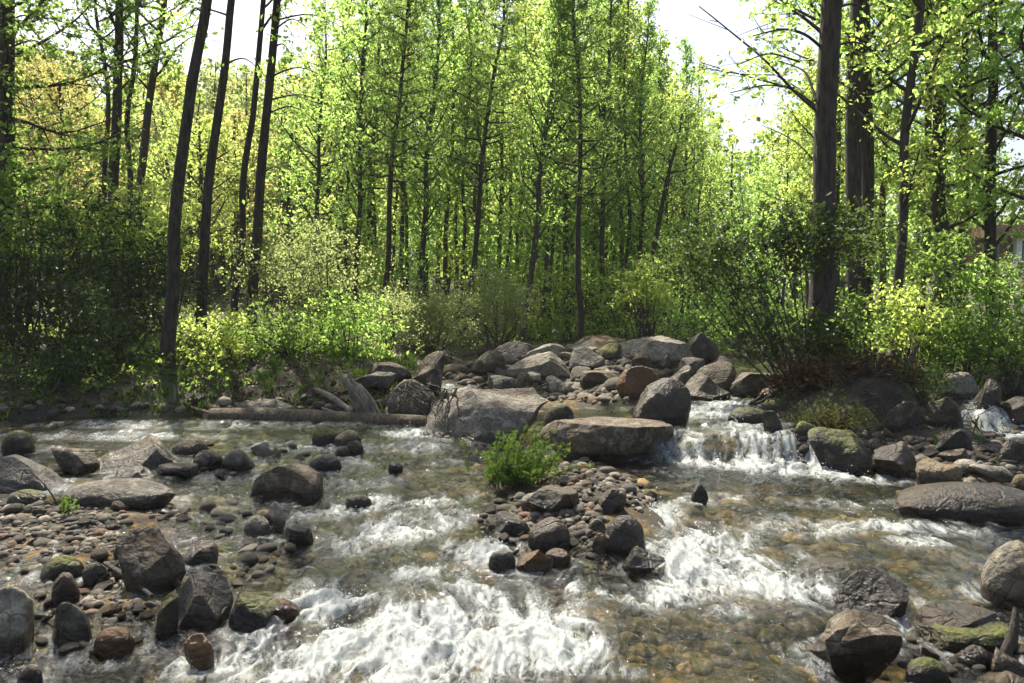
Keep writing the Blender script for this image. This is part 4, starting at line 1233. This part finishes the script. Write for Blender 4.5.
SH = [
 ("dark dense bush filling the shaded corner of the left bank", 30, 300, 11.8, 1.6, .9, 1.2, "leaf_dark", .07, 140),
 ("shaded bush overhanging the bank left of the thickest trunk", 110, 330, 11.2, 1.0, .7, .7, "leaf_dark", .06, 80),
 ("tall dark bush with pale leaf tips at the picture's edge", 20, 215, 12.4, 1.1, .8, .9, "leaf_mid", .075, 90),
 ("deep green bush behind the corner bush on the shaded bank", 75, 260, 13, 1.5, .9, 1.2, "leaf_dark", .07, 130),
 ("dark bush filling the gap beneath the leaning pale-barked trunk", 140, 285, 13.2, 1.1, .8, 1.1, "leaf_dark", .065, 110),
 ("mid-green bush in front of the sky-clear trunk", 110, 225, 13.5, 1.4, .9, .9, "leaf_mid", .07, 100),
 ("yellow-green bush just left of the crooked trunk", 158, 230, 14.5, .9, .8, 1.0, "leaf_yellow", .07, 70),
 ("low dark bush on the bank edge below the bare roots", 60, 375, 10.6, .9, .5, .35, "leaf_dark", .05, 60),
 ("sunlit leafy bush at the foot of the crooked trunk", 215, 345, 11.3, .65, .5, .55, "leaf_yellow", .055, 60),
 ("tall feathery bush behind the close pair of trunks", 285, 265, 14.5, 1.2, .9, .9, "leaf_pale", .05, 110),
 ("arching pale-green bush in the sun left of the willows", 325, 270, 14, .9, .8, .8, "leaf_pale", .05, 90),
 ("leafy mid-green bush above the fallen log", 285, 340, 12, .9, .6, .6, "leaf_mid", .055, 80),
 ("bright green bush above the driftwood", 350, 325, 12.6, .75, .6, .6, "leaf_fresh", .055, 80),
 ("broad bush spilling over the low ledge", 385, 315, 13.8, .7, .6, .55, "leaf_pale", .045, 70),
 ("pale willow bush, lower of the two beside the boulder pile", 432, 318, 15.6, .9, .7, .6, "leaf_pale", .045, 150, 62),
 ("pale willow bush, larger of the two beside the boulder pile", 498, 303, 16.8, .85, .7, .75, "leaf_pale", .045, 150, 62),
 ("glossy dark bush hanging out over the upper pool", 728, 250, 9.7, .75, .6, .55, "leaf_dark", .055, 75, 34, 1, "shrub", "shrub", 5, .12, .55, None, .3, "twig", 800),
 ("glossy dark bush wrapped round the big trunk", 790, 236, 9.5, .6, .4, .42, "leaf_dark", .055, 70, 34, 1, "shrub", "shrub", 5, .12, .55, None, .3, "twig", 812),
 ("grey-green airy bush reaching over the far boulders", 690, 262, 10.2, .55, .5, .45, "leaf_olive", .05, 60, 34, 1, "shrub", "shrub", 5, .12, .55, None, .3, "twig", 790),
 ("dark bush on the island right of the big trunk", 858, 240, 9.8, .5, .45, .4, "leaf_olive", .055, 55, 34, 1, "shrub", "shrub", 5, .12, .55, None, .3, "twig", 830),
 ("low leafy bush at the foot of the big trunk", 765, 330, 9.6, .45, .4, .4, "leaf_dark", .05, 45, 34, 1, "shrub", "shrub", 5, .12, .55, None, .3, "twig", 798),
 ("dim bush between the big trunk and the dead branch", 850, 330, 9.7, .55, .45, .45, "leaf_mid", .055, 70),
 ("bright sapling foliage standing before the wood near the long slab", 648, 290, 16.5, .65, .6, .75, "leaf_yellow", .085, 60),
 ("yellow-green bush behind the dead branch", 905, 320, 11, .6, .5, .5, "leaf_yellow", .06, 70),
 ("withered brown growth covering the crown of the island mound", 850, 395, 8.9, .75, .45, .20, "leaf_brown", .045, 90),
 ("low mossy-green growth at the front of the island by the cascade", 830, 428, 8.0, .36, .25, .14, "leaf_moss", .022, 80),
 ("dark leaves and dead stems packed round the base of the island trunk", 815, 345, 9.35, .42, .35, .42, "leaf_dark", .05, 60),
 ("reddish withered scrub hanging below the island trunk", 805, 388, 9.0, .36, .25, .26, "leaf_brown", .05, 60),
 ("dim leafy growth under the dead branch on the island", 905, 402, 9.0, .45, .4, .2, "leaf_olive", .045, 60),
 ("vivid green bush over the pale grey boulder", 968, 340, 10.8, .65, .5, .4, "leaf_fern", .055, 80),
 ("large light-leaved bush below the house", 1000, 300, 12.5, 1.1, .8, .7, "leaf_fresh", .07, 100),
 ("drooping mid-green bush under the shaggy trunk", 930, 265, 12.8, .9, .7, .7, "leaf_mid", .07, 80),
 ("dark green bush on the far bank right of the side fall", 1020, 350, 10.5, .6, .5, .4, "leaf_mid", .055, 60),
 ("shrub in front of the wood behind the long pale slab", 700, 315, 19, 1.2, .8, .7, "leaf_fresh", .07, 80),
 ("shrub at the forest edge behind the tall blue-grey boulder", 750, 325, 16, 1.1, .8, .7, "leaf_mid", .065, 80),
 ("low shrub under the straight trunks behind the pile", 600, 325, 22, 1.2, .9, .5, "leaf_mid", .07, 70),
 ("low shrub right of the larger willow bush", 545, 328, 21, 1.0, .9, .4, "leaf_yellow", .07, 60),
]
for i, s in enumerate(SH):
    s = list(s)
    if len(s) > 11: s[11] = 400 + i; shrub(*s)
    else: shrub(*s, seed=400 + i)

SAP = [(365, 262, 23), (395, 272, 21), (455, 250, 24), (482, 262, 25), (512, 250, 23), (540, 262, 26), (560, 240, 24), (592, 262, 25), (618, 250, 24), (640, 235, 26), (672, 255, 24), (705, 262, 26), (728, 250, 28), (760, 255, 24), (430, 235, 27), (575, 285, 21), (530, 300, 22), (622, 300, 21)]
SAP.sort()
for i, (px, py, D) in enumerate(SAP):
    shrub(f"{ORD[i]} leafy sapling from the left among the straight trunks", px, py, D, 1.15, .9, 1.3, ("leaf_yellow", "leaf_fresh", "leaf_fresh")[i % 3], .095, 60, 22, 700 + i, "sapling", "sapling", 6, .16, .6, "saplings under the trees beyond the stream", .3, "bark_grey")

# ------------------------------------------------------------------ low growth, litter, twigs (nobody could count them)
rng = np.random.default_rng(55)
n = 9000
yy_ = 9.2 * (44 / 9.2) ** rng.random(n); xx_ = rng.uniform(-.85, .85, n) * yy_
ok = stream_sd(xx_, yy_) > .35
dens = vnoise(xx_ * .8, yy_ * .8, 0, 77)
ok &= (dens > -.25) & ~(((xx_ - 3.8) / 1.6) ** 2 + ((yy_ - 8.9) / 1.3) ** 2 < 1)
xx_, yy_ = xx_[ok], yy_[ok]
C = np.stack([xx_, yy_, ground(xx_, yy_) + rng.uniform(.03, .30, len(xx_)) * (.5 + .03 * yy_)], 1)
V, F = leaves(rng, C, .11, 13, .06, .1, .5); V2 = V
me = new_mesh("undergrowth", V, F, [M["leaf_mid"], M["leaf_yellow"], M["leaf_fern"]], False, np.repeat(rng.integers(0, 3, len(C)), 13))
tag(link("undergrowth", me), kind="stuff")
n = 34000
yy_ = 9.0 * (30 / 9.0) ** rng.random(n); xx_ = rng.uniform(-.8, .8, n) * yy_
d_ = stream_sd(xx_, yy_); isl = ((xx_ - 3.7) / 1.5) ** 2 + ((yy_ - 9.1) / 1.7) ** 2 < 1
ok = (d_ > .1) | isl; xx_, yy_ = xx_[ok], yy_[ok]
C = np.stack([xx_, yy_, ground(xx_, yy_) + .012], 1)
V, F = leaves(rng, C, .01, 1, .065, .1, .6, 1.5)
lit = island_stone_mat("dry_leaves", [(0, (.05, .03, .016)), (.4, (.14, .08, .035)), (.7, (.22, .14, .07)), (.9, (.20, .085, .03)), (1, (.33, .25, .15))], .7, .1)
tag(link("leaf_litter", new_mesh("leaf_litter", V, F, [lit], False)), kind="stuff")
g = Geo()
for i in range(650):
    u = rng.random()
    if u < .6: x, y = 3.7 + rng.normal() * .75, 8.5 + rng.normal() * .6
    elif u < .85: y = rng.uniform(9.9, 12.5); x = rng.uniform(-7, -1)
    else: y = rng.uniform(9.5, 12); x = rng.uniform(4.5, 7)
    if stream_sd(np.array([x]), np.array([y]))[0] < .0 and not ((x - 3.7) / 1.4) ** 2 + ((y - 9.0) / 1.6) ** 2 < 1: continue
    z = float(ground(np.array([x]), np.array([y]))[0])
    L = rng.uniform(.15, .6); a = rng.uniform(0, 6.28); e = rng.uniform(-.1, .9)
    dv = np.array([math.cos(a) * math.cos(e), math.sin(a) * math.cos(e), math.sin(e)]) * L
    p = np.array([x, y, z + .0]); b = rng.normal(size=3) * .12 * L
    tube(g, np.stack([p, p + dv * .5 + b, p + dv]), [.006, .0045, .002], 4)
tag(link("dry_twigs", g.mesh("dry_twigs", M["twig"])), kind="stuff")
# short grass and moss tufts on the island and bank edges
n = 3200
u = rng.random(n)
xx_ = np.where(u < .03, 3.6 + rng.normal(size=n) * .8, rng.uniform(-6.5, 7, n)); yy_ = np.where(u < .03, 8.3 + rng.normal(size=n) * .5, rng.uniform(9.4, 14, n))
d_ = stream_sd(xx_, yy_); isl = ((xx_ - 3.7) / 1.5) ** 2 + ((yy_ - 9.0) / 1.7) ** 2 < 1
ok = (d_ > .05) | isl; xx_, yy_ = xx_[ok], yy_[ok]
ok = ~(((xx_ - 3.9) / 1.6) ** 2 + ((yy_ - 8.9) / 1.3) ** 2 < 1) | (rng.random(len(xx_)) < .12); xx_, yy_ = xx_[ok], yy_[ok]
P = np.stack([xx_, yy_, ground(xx_, yy_) - .01], 1); m_ = len(P); k_ = 5
P = np.repeat(P, k_, 0) + rng.normal(size=(m_ * k_, 3)) * np.array([.03, .03, 0]); h = rng.uniform(.05, .16, m_ * k_); a = rng.uniform(0, 6.28, m_ * k_)
dx, dy = np.cos(a), np.sin(a); wv = np.stack([-dy, dx, 0 * a], 1) * .004; tip = np.stack([dx * h * .5, dy * h * .5, h], 1); mid_ = np.stack([dx * h * .15, dy * h * .15, h * .6], 1)
V = np.stack([P - wv, P + wv, P + mid_ + wv * .8, P + tip, P + mid_ - wv * .8], 1).reshape(-1, 3)
tag(link("grass", new_mesh("grass", V, np.arange(len(V)).reshape(-1, 5), [M["leaf_fern"]], False)), kind="stuff")

# ------------------------------------------------------------------ fern tuft, log, driftwood, branches
c = hit(512, 486); rng = np.random.default_rng(8)
root = empty("fern_tuft", c); gs_, cl = Geo(), []
for i in range(120):
    a = rng.uniform(0, 6.28); L = rng.uniform(.2, .62) * (1 if i % 5 else .7); e = rng.uniform(.55, 1.5)
    b = np.array([rng.normal() * .11 + .03, rng.normal() * .08, 0])
    t = np.linspace(0, 1, 8)[:, None]
    dv = np.array([math.cos(a) * math.cos(e), math.sin(a) * math.cos(e) * .8, math.sin(e)])
    pts = b + dv * L * t + np.array([.05, 0, -.16 * L]) * t ** 2
    tube(gs_, pts, np.linspace(.004, .0015, 8), 4)
    if i % 6 == 0: continue
    cl += [p + rng.normal(size=3) * .012 for p in pts[2:] for _ in range(2)]
link("stems", gs_.mesh("stems", M["twig"]), root)
V, F = leaves(rng, cl, .016, 8, .046, .0, .13, .3)
link("fronds", new_mesh("fronds", V, F, [M["leaf_fern"]], False), root)
tag(root, "bright green ferny tuft growing on the middle gravel bar", "plant")
c = hit(68, 515); root = empty("seedling", c); V, F = leaves(rng, rng.normal(size=(9, 3)) * .04 + np.array([0, 0, .07]), .03, 9, .04, .2, .5)
link("foliage", new_mesh("foliage", V, F, [M["leaf_fern"]], False), root)
gs_ = Geo(); tube(gs_, [(0, 0, -.02), (.01, 0, .04), (0, .01, .09)], [.004, .003, .002], 5); link("stems", gs_.mesh("stems", M["twig"]), root)
tag(root, "tiny green seedling at the foot of the arching twigs", "plant")


def stick(name, label, cat, pts, rad, mt, sides=8, rough=.15, seed=3, group=None, extra=()):
    rng = np.random.default_rng(seed); pts = np.asarray(pts, float)
    o = pts[0].copy(); g = Geo()
    P = smooth_path(pts - o, max(8, len(pts) * 4), rng, .0)
    tube(g, P, np.interp(np.linspace(0, 1, len(P)), np.linspace(0, 1, len(rad)), rad), sides, rough, seed)
    for (q, r) in extra:
        Q = smooth_path(np.asarray(q, float) - o, 8, rng, 0); tube(g, Q, np.linspace(r, r * .3, 8), 6, rough, seed)
    return tag(link(name, g.mesh(name, M[mt]), loc=o), label, cat, group)


def pp(px, py, D): return at_depth(px, py, D)


stick("fallen_log", "long weathered log lying in the water along the left bank", "log", [pp(211, 416, 10.0), pp(255, 417, 9.95), pp(300, 419, 9.9), pp(350, 422, 9.8), pp(428, 424, 9.6)], [.10, .125, .125, .12, .10], "wet_log", 18, .14,
      extra=[([pp(214, 414, 10.0), pp(190, 408, 10.2), pp(180, 400, 10.3)], .03)])
D0 = 9.95
stick("driftwood_stump", "bleached splintered stump leaning over the fallen log", "driftwood", [pp(372, 420, D0), pp(362, 398, D0), pp(352, 386, D0), pp(341, 376, D0)], [.07, .085, .075, .02], "wood", 16, .7, 5,
      extra=[([pp(362, 418, D0), pp(352, 400, D0), pp(347, 396, D0)], .03), ([pp(365, 395, D0), pp(356, 388, D0 + .05), pp(347, 379, D0 + .05)], .035),
             ([pp(350, 388, D0), pp(343, 379, D0), pp(340, 371, D0)], .03), ([pp(356, 386, D0 - .03), pp(350, 377, D0), pp(347, 370, D0)], .022), ([pp(346, 384, D0 - .04), pp(340, 380, D0), pp(334, 375, D0)], .024),
             ([pp(372, 418, D0 - .08), pp(362, 402, D0 - .12), pp(351, 388, D0 - .1)], .03), ([pp(376, 420, D0 - .02), pp(370, 404, D0 - .03), pp(360, 390, D0)], .035)])
SG = "loose sticks by the fallen log"
stick("stick", "thick brown stick sloping up behind the stump", "stick", [pp(352, 412, 9.9), pp(335, 399, 10.1), pp(318, 390, 10.3)], [.035, .04, .03], "wood", 8, .2, 6, SG)
stick("stick", "pale stick resting low against the log", "stick", [pp(345, 416, 9.85), pp(333, 412, 9.9), pp(322, 408, 10)], [.022, .022, .015], "wood", 7, .2, 7, SG)
stick("stick", "thin grey stick leaning right of the stump", "stick", [pp(381, 416, 9.8), pp(372, 398, 9.9), pp(360, 384, 10)], [.02, .018, .01], "wood", 7, .2, 8, SG)
stick("stick", "short upright pale stick standing in the bank", "stick", [pp(323, 388, 11), pp(323, 372, 11), pp(322, 362, 11)], [.014, .012, .01], "wood", 6, .2, 9, SG)
stick("stick", "pale vertical stub on the dark bank under the thickest trunk", "stick", [pp(175, 408, 10.3), pp(175, 396, 10.3), pp(174, 384, 10.3)], [.02, .02, .012], "wood", 6, .2, 10)
stick("root_snag", "curled dead root on the shaded bank near the picture's edge", "root", [pp(30, 398, 10.4), pp(45, 397, 10.2), pp(56, 390, 10.2), pp(60, 378, 10.3)], [.03, .03, .025, .012], "twig", 8, .25, 12,
      extra=[([pp(45, 397, 10.2), pp(38, 388, 10.3), pp(30, 384, 10.4)], .02)])
stick("stick", "long dark stick slanting through the gravel by the craggy boulder", "stick", [hit(105, 570) + np.array([0, 0, .04]), hit(128, 586) + np.array([0, 0, .05]), hit(152, 602) + np.array([0, 0, .03])], [.012, .016, .012], "twig", 7, .2, 13)
stick("branch", "standing mottled branch at the right edge among corner rocks", "branch", [hit(1010, 668) + np.array([0, .1, -.05]), at_depth(1012, 640, hit(1010, 668)[1] + .1), at_depth(1016, 608, hit(1010, 668)[1] + .15)], [.020, .024, .014], "twig", 10, .35, 14)
stick("dead_branch", "dark leaning dead branch on the island", "branch", [pp(895, 398, 9.2), pp(908, 372, 9.2), pp(914, 352, 9.25), pp(919, 342, 9.3)], [.05, .045, .035, .012], "bark", 9, .3, 15, extra=[([pp(908, 372, 9.2), pp(898, 378, 9.15), pp(886, 382, 9.1)], .02)])
stick("twig", "pair of arching dry twigs rising from the pool's edge gravel", "twig", [hit(60, 508), hit(60, 508) + np.array([-.10, 0, .17]), hit(60, 508) + np.array([-.28, .05, .30]), hit(60, 508) + np.array([-.34, .08, .16])], [.007, .006, .004, .003], "twig", 5, .1, 16,
      extra=[([hit(60, 508), hit(60, 508) + np.array([-.25, 0, .12]), hit(60, 508) + np.array([-.55, 0, .18])], .006)])
# roots hanging over the middle boulder
g = Geo(); rng = np.random.default_rng(31); Dm = 8.3
o = pp(452, 392, Dm)
for i in range(12):
    px0 = rng.uniform(436, 456); t = np.linspace(0, 1, 7)
    a0 = np.array([px0, rng.uniform(388, 396)]); b0 = np.array([px0 + rng.normal() * 10, rng.uniform(416, 432)])
    pts = np.stack([at_depth(a0[0] * (1 - q) + b0[0] * q + rng.normal() * 2.5, a0[1] * (1 - q) + b0[1] * q, Dm + .35 - .38 * math.sin(q * 1.57)) for q in t]) - o
    tube(g, pts, np.linspace(.009, .003, 7), 5)
tag(link("dead_roots", g.mesh("dead_roots", M["twig"]), loc=o), "tangle of dry dead roots hanging over the middle boulder", "roots")
g = Geo(); o = pp(400, 390, 9.3)
for i in range(34):
    a0 = np.array([rng.uniform(392, 432), rng.uniform(382, 402)]); b0 = a0 + np.array([rng.normal() * 16, rng.uniform(6, 22)])
    pts = np.stack([at_depth(a0[0] * (1 - q) + b0[0] * q + rng.normal() * 2, a0[1] * (1 - q) + b0[1] * q, 9.35 - .25 * math.sin(q * 1.57)) for q in np.linspace(0, 1, 6)]) - o
    tube(g, pts, np.linspace(.011, .003, 6), 5)
tag(link("dead_roots", g.mesh("dead_roots", M["twig"]), loc=o), "brown root mass clinging to the rough boulder by the log end", "roots")
# roots at the foot of the big tree
g = Geo(); bx, by_ = (815 - CX) / FPX * 9.75, 9.75
o = np.array([bx, by_, float(ground(np.array([bx]), np.array([by_]))[0])])
for i in range(46):
    a = rng.uniform(0, 6.28); L = rng.uniform(.4, 1.1); t = np.linspace(0, 1, 8)
    x = bx + np.cos(a + rng.normal() * .3 * t) * (.12 + L * t); y = by_ + np.sin(a + rng.normal() * .3 * t) * (.12 + L * t)
    z = ground(x, y) + .02 + .55 * (1 - t) ** 3 * rng.uniform(.3, 1) + rng.normal(size=8) * .012
    tube(g, np.stack([x, y, z], 1) - o, np.linspace(rng.uniform(.02, .05), .006, 8), 6, .2, i)
tag(link("tree_roots", g.mesh("tree_roots", M["bark"]), loc=o), "dark exposed roots spreading from the island's biggest trunk", "roots")

# ------------------------------------------------------------------ house among the trees
def box(g, x0, x1, y0, y1, z0, z1):
    V = [(x, y, z) for z in (z0, z1) for y in (y0, y1) for x in (x0, x1)]
    g.add(V, [(0, 2, 3, 1), (4, 5, 7, 6), (0, 1, 5, 4), (1, 3, 7, 5), (3, 2, 6, 7), (2, 0, 4, 6)])


def plain(name, c, rough=.7):
    m, nt, out = mat(name); k = N(nt); tc = k("TexCoord"); n = k.noise(tc.outputs["Object"], 3, 4)
    p = k("BsdfPrincipled", i_Roughness=rough); k.link(k.mix(k.math("MULTIPLY", n, .5), c, tuple(v * .7 for v in c)), p.inputs["Base Color"]); k.link(p.outputs[0], out.inputs[0])
    return m


M["white"] = plain("white_plaster", (.78, .77, .75)); M["red"] = plain("red_brown_paint", (.25, .07, .04)); M["roof"] = plain("rusty_roof", (.20, .09, .06)); M["pane"] = plain("dark_window_glass", (.03, .03, .04), .1)
D = 44.0
x0, x1 = (986 - CX) / FPX * D, (1150 - CX) / FPX * D
zb = float(ground(np.array([(x0 + x1) / 2]), np.array([D]))[0])
z235, z262 = at_depth(1000, 237, D)[2], at_depth(1000, 264, D)[2]
o = np.array([x0, D, 0])
root = empty("house", o); W_ = x1 - x0
def part(nm, mt, boxes_, parent):
    g = Geo()
    for b in boxes_: box(g, *b)
    return link(nm, g.mesh(nm, M[mt], False), parent)
wl = part("wall", "red", [(0.2, W_, 1.6, 6, zb - 1, z235 - .1)], root)
part("roof", "roof", [(-.4, W_ + .4, -.5, 6.4, z235 - .05, z235 + .35), (.6, W_ - .4, .8, 5.4, z235 + .35, z235 + .75)], root)
part("porch_floor", "white", [(0, W_, -.2, 1.595, zb - 1, z262)], root)
for i in range(7):
    xx0 = .05 + i * W_ / 6.3
    part("column", "white", [(xx0, xx0 + .30, -.12, .18, z262 + .002, z235 - .052), (xx0 - .06, xx0 + .36, -.18, .24, z235 - .20, z235 - .054)], root)
    if i < 6:
        wn_ = part("window", "white", [(xx0 + .55, xx0 + 1.5, 1.55, 1.598, z262 + .35, z235 - .25)], root)
        part("pane", "pane", [(xx0 + .62, xx0 + 1.43, 1.52, 1.548, z262 + .42, z235 - .32)], wn_)
tag(root, "red and white house with columns and rusty roof behind the right-hand trees", "house")

# ------------------------------------------------------------------ thin woodland haze
def box_mesh(name, lo, hi):
    g = Geo(); box(g, lo[0], hi[0], lo[1], hi[1], lo[2], hi[2])
    return g
hz, hnt, hout = mat("haze_air"); hk = N(hnt)
hv = hk("VolumePrincipled"); hv.inputs["Color"].default_value = (.93, .95, .92, 1); hv.inputs["Density"].default_value = .0006; hv.inputs["Anisotropy"].default_value = 0.0
hk.link(hv.outputs[0], hout.inputs["Volume"])
M["haze"] = hz
g = box_mesh("haze", (-720, -75, -2.0), (720, 1300, 45))
tag(link("haze", g.mesh("haze", M["haze"], False)), kind="stuff")
